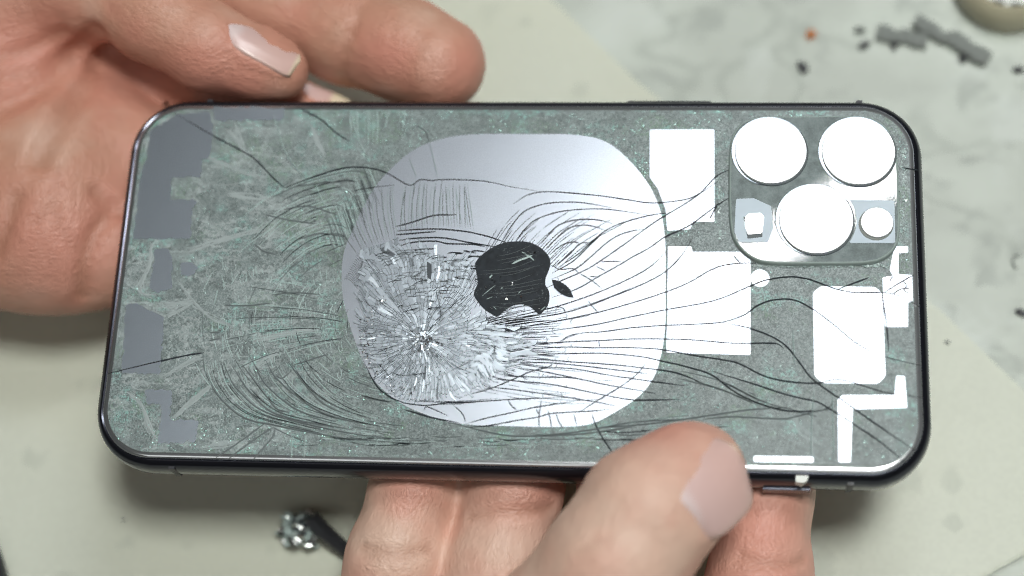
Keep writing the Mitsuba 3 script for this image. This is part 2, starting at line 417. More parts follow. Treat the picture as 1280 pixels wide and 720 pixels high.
def ridge(path, w, base, topz, taper=(0.25, 0.25), jit=0.06, seed=0):
    """a low sharp ridge of lifted glass along a path (n, 2) in metres"""
    path = np.asarray(path)
    r = np.random.default_rng(seed)
    t = np.gradient(path, axis=0)
    t /= np.maximum(np.linalg.norm(t, axis=1, keepdims=True), 1e-12)
    nrm = np.stack([-t[:, 1], t[:, 0]], 1)
    s = np.linspace(0, 1, len(path))
    k = np.ones(len(path))
    if taper[0]:
        k = np.minimum(k, taper[0] + (1 - taper[0]) * np.clip(s / 0.15, 0, 1))
    if taper[1]:
        k = np.minimum(k, taper[1] + (1 - taper[1]) * np.clip((1 - s) / 0.15, 0, 1))
    ww = w / 2 * k * (1 + jit * 3 * r.normal(0, .5, len(path)))
    c = path + nrm * (w * jit * r.normal(0, .6, len(path)))[:, None]
    a, b, m = c - nrm * ww[:, None], c + nrm * ww[:, None], c
    zt = base + (topz - base) * (0.5 + 0.5 * k)
    v = np.vstack([np.column_stack([a, np.full(len(a), base)]), np.column_stack([m, zt]), np.column_stack([b, np.full(len(b), base)])])
    n_ = len(path)
    i = np.arange(n_ - 1)
    f = [np.stack([i, i + 1, n_ + i + 1], 1), np.stack([i, n_ + i + 1, n_ + i], 1), np.stack([n_ + i, n_ + i + 1, 2 * n_ + i + 1], 1), np.stack([n_ + i, 2 * n_ + i + 1, 2 * n_ + i], 1)]
    return trimesh.Trimesh(v, np.vstack(f), process=False)


CK = [0]


def crack(pts, w=0.34, mat='crack_dark', n=7, topz=0.00034, base=0.00002, key='crack', taper=(0.3, 0.3)):
    CK[0] += 1
    m = ridge(ats(catmull(pts, n)), w / 1000, Z0 + base, Z0 + topz, taper, seed=CK[0])
    return add(BG + key, m, mat)


fine = {'crack_dark': [], 'crack_soft': [], 'crack_light': []}


def hair(pts, w=0.2, mat='crack_dark', n=4, topz=0.0003, base=0.00002, taper=(0.3, 0.3)):
    CK[0] += 1
    if mat == 'crack_light' and topz == 0.0003:                       # low bright ridges; a little taller where they cross a plate
        topz = 0.00024 if inside(coil_poly, [pts[len(pts) // 2]])[0] else 0.00011
    fine[mat].append(ridge(ats(catmull(pts, n)), w / 1000, Z0 + base, Z0 + topz, taper, seed=CK[0]))


right = [
    [(912, 212), (895, 221), (870, 246), (820, 277), (780, 306), (742, 332), (725, 341), (700, 352), (676, 364)],
    [(912, 247), (892, 260), (862, 282), (832, 296), (812, 310), (790, 322), (775, 331), (750, 345), (720, 362), (690, 372)],
    [(864, 301), (850, 322), (830, 341), (800, 357), (765, 371), (740, 381), (710, 390), (685, 395), (640, 402)],
    [(833, 314), (815, 332), (790, 347), (752, 364), (717, 377), (690, 385), (665, 391), (640, 397)],
    [(972, 330), (937, 329), (910, 331), (890, 337), (860, 354), (830, 366), (790, 379), (750, 390), (710, 399), (675, 405), (640, 411)],
    [(1149, 384), (1130, 372), (1105, 366), (1070, 366), (1047, 362), (1030, 356), (1010, 349), (987, 346), (959, 350), (937, 358), (907, 371), (880, 379), (835, 387), (790, 396), (750, 405), (710, 411), (675, 416), (640, 420)],
    [(1150, 457), (1100, 444), (1070, 429), (1042, 406), (1015, 386), (992, 375), (967, 375), (947, 382), (930, 394), (902, 403), (860, 406), (830, 407), (790, 410), (752, 415), (725, 417), (700, 427)],
    [(1145, 564), (1105, 537), (1055, 502), (1017, 475), (1002, 457), (985, 435), (967, 422), (942, 412), (922, 407), (900, 403)],
    [(980, 436), (972, 430), (959, 429), (915, 429), (865, 425), (832, 424), (790, 424), (750, 426), (702, 428), (660, 431), (640, 432)],
    [(1152, 497), (1105, 490), (1062, 477), (1042, 475), (1020, 479), (985, 477), (955, 470), (927, 456), (910, 451), (865, 444), (825, 437), (790, 435), (745, 435), (710, 434), (672, 436), (640, 439)],
    [(1042, 502), (1030, 512), (987, 514), (950, 505), (917, 489), (890, 469), (860, 459), (830, 452), (800, 446), (755, 442), (720, 442), (680, 443), (640, 445)],
    [(1132, 579), (1100, 552), (1065, 529), (1035, 510), (1020, 502), (985, 494), (942, 480), (890, 464)],
    [(880, 480), (845, 466), (802, 460), (765, 456), (720, 453), (680, 450), (640, 449)],
    [(815, 468), (790, 465), (740, 459), (690, 454), (640, 453)],
    [(855, 482), (815, 477), (795, 474), (760, 469), (715, 461), (667, 459)],
    [(820, 492), (780, 485), (752, 480), (715, 472), (675, 464), (645, 460)],
    [(720, 472), (690, 472), (650, 471), (630, 470)],
    [(850, 499), (820, 500), (790, 500), (765, 496), (740, 491), (690, 481), (640, 476), (615, 474)],
    [(775, 509), (752, 504), (722, 499), (690, 494), (640, 487), (610, 484)],
    [(692, 451), (686, 459), (665, 464), (640, 475), (610, 487), (580, 495)],
    [(810, 451), (795, 469), (775, 484), (745, 502), (725, 515)],
    [(725, 501), (690, 506), (665, 510), (640, 516), (612, 522), (582, 530)],
    [(767, 511), (740, 514), (690, 517), (675, 521), (640, 527), (612, 532), (585, 534)],
    [(720, 497), (677, 498), (650, 499), (600, 502), (560, 504), (530, 507), (500, 502), (475, 487), (461, 465), (452, 445)],
    [(575, 529), (540, 522), (505, 512)],
    [(897, 227), (875, 242), (855, 250), (815, 254), (785, 250), (740, 244), (685, 240), (660, 244), (642, 255)],
    [(677, 240), (640, 234), (607, 227), (572, 225), (550, 225), (540, 226), (525, 225), (512, 232), (490, 220), (472, 212), (450, 209), (425, 211), (400, 219), (375, 228), (357, 235)],
    [(765, 260), (730, 254), (702, 253), (677, 256), (655, 265), (640, 282), (628, 300)],
    [(810, 269), (760, 262), (725, 262), (695, 266), (670, 275), (655, 288), (645, 301)],
    [(767, 280), (745, 275), (722, 275), (702, 280), (690, 289), (676, 306)],
    [(837, 266), (810, 270), (775, 280), (755, 290), (737, 305), (720, 320), (697, 335)],
    [(759, 289), (735, 282), (712, 285), (697, 297), (682, 313)],
    [(805, 287), (790, 289), (772, 295), (757, 305), (740, 320), (720, 336), (690, 349)],
    [(725, 304), (715, 303), (702, 307), (687, 319)], [(739, 304), (725, 305), (710, 320), (692, 334)],
    [(755, 290), (735, 309), (716, 327), (690, 342)],
    [(217, 141), (267, 170), (305, 190), (320, 200), (340, 221), (357, 236)],
    [(372, 134), (402, 150), (420, 166), (437, 177)],
    [(135, 467), (207, 450), (235, 444), (255, 441)],
    [(886, 276), (893, 263), (898, 254)], [(925, 329), (917, 320)],
    [(1047, 362), (1062, 356), (1086, 347)], [(1105, 366), (1126, 353), (1142, 344)], [(1115, 369), (1125, 362), (1140, 360)],
    [(945, 258), (965, 265), (976, 268)], [(1005, 204), (1016, 201), (1025, 199)],
    [(1128, 210), (1148, 213)], [(1043, 234), (1048, 226), (1053, 221)], [(985, 308), (976, 320), (968, 328)],
]
for pts in right:
    crack(pts, 0.33)
for pts in ([(677, 499), (674, 520), (674, 535)], [(685, 512), (690, 535)], [(695, 517), (699, 528), (704, 535)], [(717, 517), (721, 532)], [(739, 515), (745, 532), (756, 552), (767, 567)], [(567, 507), (575, 514), (580, 521), (582, 528)],
            [(635, 500), (640, 508), (646, 512)], [(670, 512), (674, 518)], [(735, 376), (741, 384), (747, 390)], [(724, 342), (740, 351), (752, 361)], [(748, 426), (750, 434)], [(700, 427), (712, 420), (725, 417)],
            [(688, 331), (700, 337), (716, 336), (724, 342)], [(752, 328), (760, 327), (778, 327)], [(745, 333), (757, 339)], [(737, 346), (746, 346)], [(692, 384), (703, 385), (707, 391)], [(560, 520), (535, 509), (530, 513)],
            [(1102, 367), (1105, 385), (1108, 405), (1111, 440)], [(1128, 351), (1133, 357), (1130, 363), (1136, 367)], [(1116, 345), (1112, 352)]):
    crack(pts, 0.28, n=4)
# lighter, softer arcs
for pts in ([(522, 157), (532, 165), (537, 178)], [(254, 440), (256, 462), (270, 490), (290, 512), (312, 525), (340, 531), (385, 540), (440, 549), (500, 553)], [(280, 455), (292, 480), (312, 502), (332, 515), (370, 527), (440, 542), (500, 549)],
            [(290, 457), (310, 487), (335, 512), (360, 522), (395, 530), (440, 537)], [(302, 455), (327, 487), (345, 510), (362, 516)], [(315, 450), (332, 480), (360, 505), (382, 517), (420, 527)],
            [(332, 450), (345, 472), (370, 495), (395, 512), (420, 522), (460, 531)], [(360, 452), (385, 485), (405, 505), (430, 517)], [(270, 572), (300, 552), (330, 530)], [(285, 574), (310, 555), (340, 535)], [(317, 574), (340, 547), (344, 535)],
            [(367, 234), (400, 229), (440, 227)], [(280, 382), (310, 382), (338, 379)], [(340, 369), (365, 366), (400, 368)], [(368, 456), (390, 449), (410, 443)], [(318, 305), (330, 314), (345, 318)],
            [(345, 468), (352, 473), (362, 466)], [(320, 400), (332, 396)], [(262, 416), (276, 415)], [(262, 426), (275, 423)],
            [(560, 528), (640, 545), (720, 540), (790, 528), (850, 524)], [(745, 535), (800, 531), (870, 522), (930, 513), (985, 509)], [(880, 524), (915, 521), (960, 523), (985, 523), (1020, 514), (1040, 511)],
            [(640, 546), (720, 543), (790, 534)], [(372, 300), (400, 292), (430, 296)], [(330, 268), (360, 275), (395, 280)], [(355, 262), (385, 258), (420, 268)]):
    crack(pts, 0.34, 'crack_soft')
for pts in ([(339, 135), (349, 167), (355, 187), (370, 210), (387, 226)], [(395, 230), (402, 250), (410, 260)], [(537, 178), (542, 200), (547, 222)], [(511, 197), (516, 210), (521, 223)], [(437, 140), (448, 175), (460, 200)],
            [(442, 545), (470, 548), (468, 562)], [(365, 541), (364, 573)], [(382, 543), (380, 572)], [(272, 362), (268, 380)], [(294, 388), (293, 414)], [(278, 420), (279, 440)], [(256, 455), (258, 470), (266, 484)],
            [(1017, 490), (1014, 540), (1014, 578)], [(991, 412), (992, 440), (993, 455)], [(1040, 492), (1042, 578)], [(780, 530), (820, 524), (860, 519)], [(400, 552), (430, 552), (470, 553)]):
    crack(pts, 0.26, 'crack_light', key='scratch')

scene['powder_smear'] = two(P_((0.33, 0.375, 0.375), 0.6, spec=0.2))
sm = []
for pts in ([(292, 155), (300, 175), (306, 192)], [(283, 160), (298, 180), (308, 194)], [(388, 158), (400, 180), (407, 197)], [(258, 195), (290, 210), (335, 225)], [(222, 347), (240, 375), (265, 395), (290, 406)], [(205, 381), (240, 378)], [(207, 396), (240, 380)],
            [(203, 472), (235, 452), (254, 444)], [(214, 524), (245, 498), (268, 480)], [(236, 312), (280, 300), (330, 288)], [(285, 243), (320, 246), (345, 248)], [(190, 305), (186, 330), (176, 360), (190, 372)], [(160, 490), (178, 505), (186, 535), (196, 552)],
            [(252, 560), (280, 556), (310, 550)], [(320, 425), (360, 418), (395, 410)], [(350, 440), (332, 450), (318, 460)], [(224, 165), (214, 150), (190, 170), (183, 190)], [(990, 520), (1005, 540), (1024, 556)]):
    for q_ in range(5):
        P2 = np.array(pts, float) + rng.normal(0, 2.2, (len(pts), 2))
        CK[0] += 1
        sm.append(ridge(ats(catmull(P2, 8)), rng.uniform(.00012, .00045), Z0 + 0.00001, Z0 + 0.00005 + 0.00001 * q_, (.2, .2), jit=0.16, seed=CK[0]))
tag(add(BG + 'powder_smears', cat(sm), 'powder_smear'), kind='stuff')

# families of fine cracks that fan out from the point of impact
IM = np.array([528., 424.])


def inside(poly, pts):
    return shapely.contains_xy(poly, *ats(pts).T)


def interp_family(a, b, k, lo, hi, mat='crack_dark', w=0.19, jitter=1.2, brk=0.5):
    """k curves between the curves a and b (lists of pixels), each cut to a random stretch"""
    A, B = catmull(a, 12), catmull(b, 12)
    s = np.linspace(0, 1, 40)
    A = np.stack([np.interp(s, np.linspace(0, 1, len(A)), A[:, c]) for c in (0, 1)], 1)
    B = np.stack([np.interp(s, np.linspace(0, 1, len(B)), B[:, c]) for c in (0, 1)], 1)
    for i in range(k):
        t = (i + 0.5 + rng.uniform(-.3, .3)) / k
        C = A * (1 - t) + B * t
        s0, s1 = sorted((rng.uniform(*lo), rng.uniform(*hi)))
        i0, i1 = int(s0 * 39), max(int(s1 * 39), int(s0 * 39) + 3)
        C = C[i0:min(i1, 40)]
        if len(C) < 3:
            continue
        C = C + np.cumsum(rng.normal(0, jitter * 0.08, C.shape), axis=0)
        segs = np.split(C, sorted(rng.integers(2, max(3, len(C) - 2), rng.integers(0, 3)))) if rng.uniform() < brk else [C]
        for g in segs:
            if len(g) >= 3:
                hair(g, w * rng.uniform(.7, 1.3), mat, 2)


ends = [(690, 372), (688, 384), (700, 392), (710, 398), (715, 404), (715, 410), (715, 418), (715, 427), (712, 434), (715, 442), (712, 448), (705, 453), (700, 459), (690, 467), (665, 475), (640, 485), (615, 496)]
for i in range(len(ends) - 1):
    e0, e1 = np.array(ends[i], float), np.array(ends[i + 1], float)
    st = lambda e: (IM + (e - IM) * 0.22 + np.array([0, -0.02 * (e[1] - IM[1])])).tolist()
    mid_ = lambda e: (IM + (e - IM) * 0.6 + np.array([0, (e[1] - IM[1]) * 0.06])).tolist()
    interp_family([st(e0), mid_(e0), e0.tolist()], [st(e1), mid_(e1), e1.tolist()], 5, (0.05, 0.45), (0.6, 1.0), w=0.2)
# the upper fan: slanting fine lines from the emblem up to the arcs
interp_family([(600, 322), (625, 280), (655, 250)], [(690, 345), (735, 305), (800, 270)], 26, (0, .15), (0.35, 1.0), w=0.2)
interp_family([(560, 385), (590, 340), (615, 300)], [(596, 392), (604, 372), (612, 350)], 16, (0, .4), (0.5, 1.0), w=0.12)
# the ribs along the upper left edge of the round plate, light with dark flanks
for k in range(44):
    t = k / 43
    a = np.array([447 + 145 * t, 318 - 26 * math.sin(t * 2.2) - 10 * t])
    b = np.array([437 + 150 * t + 20 * (1 - t), 270 - 45 * min(1, t * 2.2) + 6 * t])
    if k < 16:
        b = np.array([424 + 4.4 * k, 268 - 2.6 * k])
    b += rng.normal(0, 3, 2)
    c = (a + b) / 2 + np.array([-4 * (1 - t), 0])
    hair([a, c, b], 0.22, 'crack_light' if k % 2 else 'crack_soft', 4)
for k in range(16):
    t = k / 15
    hair([(430 + 20 * t, 345 - 38 * t + 4), (437 + 18 * t, 350 - 30 * t), (448 + 4 * t, 362 - 26 * t)], 0.14, 'crack_soft')
# curved dashes over the shattered half
for pts in ([(494, 284), (517, 278), (542, 270), (571, 269)], [(497, 289), (527, 287), (553, 287), (583, 290), (610, 296), (634, 304)], [(495, 294), (520, 292), (545, 290)], [(499, 301), (524, 298), (556, 298), (589, 304), (620, 309)],
            [(499, 308), (520, 303), (545, 302), (560, 305), (592, 306), (606, 309)], [(500, 314), (520, 313), (547, 311)], [(578, 372), (560, 388), (543, 404)], [(455, 322), (468, 340), (481, 360)], [(453, 372), (468, 388), (480, 397)],
            [(466, 445), (485, 436), (502, 430)], [(562, 465), (575, 459), (592, 450)], [(487, 465), (505, 470), (538, 466)], [(470, 452), (483, 466), (492, 478)], [(545, 362), (551, 390), (549, 404)], [(600, 428), (615, 433), (622, 434)]):
    crack(pts, 0.30, topz=0.00055)
for k in range(120):
    u, v_ = rng.uniform(478, 600), rng.uniform(312, 392)
    if (u - 478) < (v_ - 330) * 0.4 or (u > 570 and v_ > 350):
        continue
    l = rng.uniform(3, 11)
    sl = -0.12 + rng.normal(0, .1) + (u - 540) * 0.003
    hair([(u - l, v_ - sl * l + 0.6), (u - l * .3, v_ - .7), (u + l, v_ + sl * l)], rng.uniform(.16, .34), 'crack_dark' if rng.uniform() < .45 else 'crack_soft', 4, topz=0.00055)
# short ties between the long cracks
for k in range(90):
    t = rng.uniform(0.12, 1)
    a_ = rng.uniform(-0.42, 0.50)
    c = IM + np.array([190 * t * math.cos(a_), 190 * t * math.sin(a_)])
    h = rng.uniform(2, 4.5)
    hair([c + [0, -h], c + [rng.normal(0, 1.5), 0], c + [rng.normal(0, 2), h]], 0.14, 'crack_dark', 3)
# concentric and radial fine cracks in the etched left half
for k in range(150):
    a_ = rng.uniform(math.radians(95), math.radians(262))
    r_ = rng.uniform(95, 290) if k % 3 else rng.uniform(90, 170)
    c0 = IM + np.array([0, -20])
    da = rng.uniform(0.04, 0.14)
    pts = [c0 + np.array([1.02 * r_ * math.cos(a_ + d), -0.62 * r_ * math.sin(a_ + d) * (1 if math.sin(a_ + d) > 0 else 1.0)]) for d in (-da, 0, da)]
    if pts[1][0] < 250 or pts[1][1] < 150 or pts[1][1] > 555:
        continue
    if inside(coil_poly, [pts[1]])[0]:
        continue
    hair(pts, rng.uniform(.09, .18), rng.choice(['crack_light', 'crack_soft', 'crack_dark'], p=[.6, .3, .1]), 4)
arcs = [[(254, 440), (262, 478), (290, 512), (340, 531), (440, 549), (520, 553)], [(285, 452), (300, 486), (332, 515), (380, 528), (440, 541), (520, 549)], [(318, 448), (334, 480), (362, 507), (400, 522), (450, 534), (520, 545)],
        [(350, 448), (366, 476), (392, 500), (425, 516), (465, 528), (520, 540)], [(384, 440), (398, 466), (420, 490), (448, 508), (480, 520), (520, 532)]]
for a_, b_ in zip(arcs[:-1], arcs[1:]):
    for mn, kk in (('crack_light', 6), ('crack_soft', 2), ('crack_dark', 2)):
        interp_family(a_, b_, kk, (0.0, 0.35), (0.45, 1.0), mn, 0.14 if mn == 'crack_light' else 0.11)
arcs = [[(300, 268), (340, 240), (395, 218), (450, 207), (480, 214)], [(310, 300), (345, 268), (390, 246), (430, 238), (452, 262)], [(330, 330), (360, 298), (395, 280), (425, 276), (446, 292)], [(350, 352), (380, 325), (405, 312), (425, 312), (440, 322)]]
for a_, b_ in zip(arcs[:-1], arcs[1:]):
    for mn, kk in (('crack_light', 8), ('crack_soft', 3), ('crack_dark', 3)):
        interp_family(a_, b_, kk, (0.0, 0.6), (0.4, 1.0), mn, 0.14 if mn == 'crack_light' else 0.11)
arcs = [[(262, 330), (330, 345), (400, 362), (440, 380)], [(262, 420), (320, 410), (390, 408), (440, 412)], [(300, 470), (340, 450), (400, 432), (440, 425)]]
for a_, b_ in zip(arcs[:-1], arcs[1:]):
    for mn, kk in (('crack_light', 8), ('crack_soft', 3), ('crack_dark', 2)):
        interp_family(a_, b_, kk, (0.0, 0.7), (0.3, 1.0), mn, 0.14 if mn == 'crack_light' else 0.11)
# fine ripples between the long cracks, right across the plate and past it
for a_, b_, kk in (([(540, 470), (600, 492), (700, 508), (800, 500)], [(560, 440), (640, 452), (730, 462), (830, 470)], 9), ([(560, 415), (640, 410), (730, 398), (830, 375)], [(600, 398), (660, 392), (730, 378), (800, 345)], 6),
                   ([(830, 455), (900, 470), (960, 500), (1040, 520)], [(830, 470), (900, 490), (960, 512), (1040, 525)], 6), ([(480, 505), (560, 508), (650, 505), (740, 500)], [(500, 498), (570, 500), (650, 492), (730, 486)], 5)):
    interp_family(a_, b_, kk, (0.0, 0.6), (0.4, 1.0), 'crack_soft' if kk == 6 else 'crack_dark', 0.17)
for pts_, w_ in (([(640, 331), (648, 327), (656, 324), (666, 320)], .42), ([(657, 319), (664, 323), (668, 327)], .3), ([(612, 349), (614, 346), (616, 345)], .3), ([(603, 371), (611, 364), (620, 357)], .16), ([(608, 375), (616, 372)], .14), ([(626, 362), (629, 360)], .2), ([(676, 389), (682, 384)], .2),
                ([(648, 368), (652, 364)], .16), ([(617, 384), (621, 388)], .16), ([(652, 316), (658, 318)], .2)):
    CK[0] += 1
    fine['crack_light'].append(ridge(ats(catmull(pts_, 5)), w_ / 1000, Z0 + 0.0004, Z0 + 0.00050, (.3, .3), seed=CK[0]))  # pale ridges painted as glints along the emblem cracks
# cracks run on over the emblem
for k in range(13):
    t = (k + rng.uniform(-.4, .4)) / 12
    y_ = 318 + 66 * t
    c = [(596 + rng.uniform(0, 20), y_ + 6 - 8 * t), (640, y_ + rng.normal(0, 1)), (682 - rng.uniform(0, 20), y_ - 12 + 6 * t)]
    CK[0] += 1
    pth_ = catmull(c, 6)
    pth_ = pth_[shapely.contains_xy(logo_poly, *ats(pth_).T)]
    if len(pth_) > 3:
        fine['crack_soft'].append(ridge(ats(pth_[rng.integers(0, 4):]), 0.00009, Z0 + 0.0004, Z0 + 0.00048, (.3, .3), seed=CK[0]))
for k in range(130):                                                 # short upright bright nicks
    u, v_ = rng.uniform(265, 440), rng.uniform(330, 480)
    l = rng.uniform(2, 7)
    if inside(coil_poly, [(u, v_)])[0]:
        continue
    hair([(u, v_ - l), (u + rng.normal(.3, .8), v_), (u + rng.normal(1, 1.5), v_ + l)], 0.14, 'crack_light', 3)
for k in range(46):                                                  # comb of bright strokes under the far edge
    u = rng.uniform(433, 515)
    l = rng.uniform(6, 14) if u < 475 or rng.uniform() < .3 else 4
    hair([(u, 137), (u + .8, 137 + l), (u + 2 * (475 - u) / 40, 138 + 2 * l + rng.uniform(0, 25) * (u < 475))], 0.11, 'crack_light', 3)
for k in range(60):                                                  # ribs in the etched glass left of the plate
    t = k / 59
    u, v_ = 415 + 55 * t + rng.normal(0, 4), 300 - 70 * t + rng.normal(0, 6)
    hair([(u - 6, v_ - 24), (u, v_ - 8), (u + 9, v_ + 16)], 0.14, rng.choice(['crack_light', 'crack_soft'], p=[.6, .4]), 4)
for k in range(70):                                                  # streaks along the near edge of the plate
    t = rng.uniform(0, 1)
    u = 380 + 520 * t
    v_ = 548 + 6 * math.sin(t * 3) - 24 * max(0, t - .55) + rng.normal(0, 5)
    l = rng.uniform(5, 30)
    hair([(u - l, v_ - .02 * l), (u, v_ + .6), (u + l, v_ - .04 * l)], rng.uniform(.12, .22), rng.choice(['crack_light', 'crack_soft', 'crack_dark'], p=[.5, .3, .2]), 4)
for mname, ms in fine.items():
    k = add(BG + ('fine_scratches_glints' if mname == 'crack_light' else 'fine_cracks'), cat(ms), mname)
    tag(k, kind='stuff')

# ------------------------------------------------------------------ the shattered half of the round plate: loose shards
zone = sg.Polygon(ats(catmull([(449, 330), (456, 305), (475, 292), (505, 300), (550, 312), (590, 322), (600, 345), (594, 375), (622, 400), (655, 420), (662, 440), (640, 462), (600, 486), (560, 500), (520, 503), (490, 494), (468, 472), (452, 445), (447, 410), (446, 370)], 5, True))).buffer(0)
zone = zone.difference(sg.Polygon(ats([(616, 398), (626, 386), (640, 379), (655, 377), (668, 383), (680, 394), (676, 402), (650, 406), (625, 404)])))
zone = zone.intersection(coil_poly.buffer(-0.0001)).difference(logo_poly.buffer(0.0002))
imx = ats([IM])[0]
cells, small = [], []


def warp(r_, a_):
    """slivers run along the rays, bent a little and jagged"""
    q_ = np.column_stack([r_ * 260, 2.2 * np.cos(a_) + 9, 2.2 * np.sin(a_) + 9])
    a2 = a_ + 0.24 * (meshkit.noise(q_, 3) - 0.5) + 0.06 * (meshkit.noise(q_ * 5, 5) - 0.5)
    r2 = r_ * (1 + 0.16 * (meshkit.noise(q_ * 1.6, 8) - 0.5))
    return imx + np.column_stack([r2 * np.cos(a2), r2 * np.sin(a2)])


def sector(t0, t1, r0):
    wmax = rng.uniform(0.00028, 0.00056)
    up = 0.5 + 0.5 * math.sin((t0 + t1) / 2)                       # wider plates towards the far side
    wmax *= 1 + 0.9 * up ** 3
    r1 = min(max(wmax / (t1 - t0), r0 * 1.15), 0.021)
    r_ = r0
    s0 = s1 = 0.0
    while r_ < r1 - 1e-6:
        e = min(r_ + rng.gamma(1.5, 0.0006) + 0.00025 + 0.05 * r_, r1)
        if r1 - e < 0.0004:
            e = r1
        n0, n1 = (0.0, 0.0) if e == r1 else rng.normal(0, 0.00013, 2)
        ra = np.array([r_ + s0, (r_ + e) / 2, e + n0, e + (n0 + n1) / 2, e + n1, (r_ + e) / 2, r_ + s1])
        ta = np.array([t0, t0, t0, (t0 + t1) / 2, t1, t1, t1])
        pg = sg.Polygon(warp(ra, ta))
        if pg.is_valid:
            d_ = zone.exterior.distance(pg.centroid)
            if zone.contains(pg.centroid) and not pg.intersects(logo_poly) and coil_poly.contains(pg) and rng.uniform() < 0.25 + d_ / 0.0016:
                pg = pg.buffer(-0.00004, join_style='mitre')
                if pg.geom_type == 'Polygon' and pg.area > 5e-9:
                    cells.append(pg)
        r_, s0, s1 = e, n0, n1
    if r1 < 0.021:
        m_ = (t0 + t1) / 2 + rng.normal(0, .12) * (t1 - t0)
        sector(t0, m_, r1)
        sector(m_, t1, r1)


for j in range(9):
    sector(j * 2 * math.pi / 9, (j + 1) * 2 * math.pi / 9, 0.0005)
bed = so.unary_union([c.buffer(0.00006) for c in cells]).intersection(coil_poly)
add(BG + 'dark_underlay', slab(bed, Z0, Z0 + 0.00018), 'gap_dark')  # dark sheet added under the shards so their gaps read dark
order = np.argsort([-c.area for c in cells])
for rank, ci in enumerate(order):
    pg = cells[ci].simplify(0.00002)
    c = np.array(pg.exterior.coords)[:-1]
    if len(c) < 3:
        continue
    m0 = np.array(pg.centroid.coords[0])
    d_ = np.linalg.norm(m0 - imx)
    sg_ = 0.011 + 0.12 * math.exp(-d_ / 0.0018) + (0.07 if rng.uniform() < 0.06 else 0)
    g = rng.normal(0, sg_, 2) + 0.02 * (np.array([meshkit.noise(np.r_[m0 * 420, 1.0]), meshkit.noise(np.r_[m0 * 420, 5.0])]) - 0.5)
    hgt = 0.00030 + rng.uniform(0, 0.00008)
    zt = Z0 + hgt + (c - m0) @ g
    zb = np.full(len(c), Z0 + 0.00012)
    n_ = len(c)
    v = np.vstack([np.column_stack([c, zt]), np.column_stack([c, zb])])
    j = np.arange(n_)
    jn = (j + 1) % n_
    f = np.vstack([[[0, k, k + 1] for k in range(1, n_ - 1)], np.stack([j, j + n_, jn + n_], 1), np.stack([j, jn + n_, jn], 1)])
    mesh = trimesh.Trimesh(v, f, process=False)
    if rank < 240:
        add(BG + 'shard', mesh, 'shard_glass')
    else:
        small.append(mesh)
tag(add(BG + 'small_shards', cat(small), 'shard_glass'), kind='stuff')
# glittering crumbs round the crater, and flakes in the etched area
crumbs = []


def flake(x, y, z, s, tilt):
    a_ = rng.uniform(0, 6.28, 3)
    a_ = np.sort(a_)
    p_ = np.stack([np.cos(a_), np.sin(a_), np.zeros(3)], 1) * s
    g = rng.normal(0, tilt, 2)
    p_[:, 2] = p_[:, :2] @ g
    return p_ + [x, y, z]


fv = []
for k in range(520):
    a_ = rng.uniform(0, 6.28)
    r_ = abs(rng.normal(0, 0.0022)) if k % 3 == 0 else rng.normal(0.0104, 0.0007)
    if k % 3:
        a_ = rng.uniform(math.radians(132), math.radians(268))
    q_ = imx + r_ * np.array([math.cos(a_), 0.95 * math.sin(a_)])
    if zone.contains(sg.Point(*q_)):
        fv.append(flake(*q_, Z0 + 0.0006, rng.uniform(.00008, .00028), 0.6))
for (u, v_) in [(660, 322), (668, 318), (648, 327), (655, 333), (617, 352), (613, 361), (628, 366), (641, 356), (607, 371), (635, 375), (620, 385), (624, 346), (650, 372), (660, 360), (675, 386)]:
    for _ in range(3):
        x, y = ats([(u + rng.normal(0, 3), v_ + rng.normal(0, 2))])[0]
        fv.append(flake(x, y, Z0 + 0.0007, rng.uniform(.0001, .0003), 0.4))
v = np.vstack(fv)
tag(add(BG + 'glass_crumbs', trimesh.Trimesh(v, np.arange(len(v)).reshape(-1, 3), process=False), 'debris_glass'), kind='stuff')
fv = []
free = gp.difference(coil_poly)
while len(fv) < 6500:
    x, y = rng.uniform(-W / 2, W / 2), rng.uniform(-H / 2, H / 2)
    dens = meshkit.fbm(np.array([x * 220, y * 300, 1.0]), 3, 5)
    near = coil_poly.exterior.distance(sg.Point(x, y))
    glit = max(math.exp(-(H / 2 - 0.004 - y) / 0.004) if y < H / 2 - 0.001 else 0, math.exp(-near / 0.0035), math.exp(-(y + H / 2 - 0.002) / 0.006) * (x < 0.03), 0.12)
    if dens < 0.40 + 0.2 * rng.uniform() or rng.uniform() > glit:
        continue
    fv.append(flake(x, y, Z0 + 0.00007, rng.uniform(.00006, .00019), 0.22))
v = np.vstack(fv)
ins = shapely.contains_xy(free, *v.reshape(-1, 3, 3).mean(1)[:, :2].T)
v = v.reshape(-1, 3, 3)[ins].reshape(-1, 3)
tag(add(BG + 'glitter_flakes', trimesh.Trimesh(v, np.arange(len(v)).reshape(-1, 3), process=False), 'flake_glass'), kind='stuff')

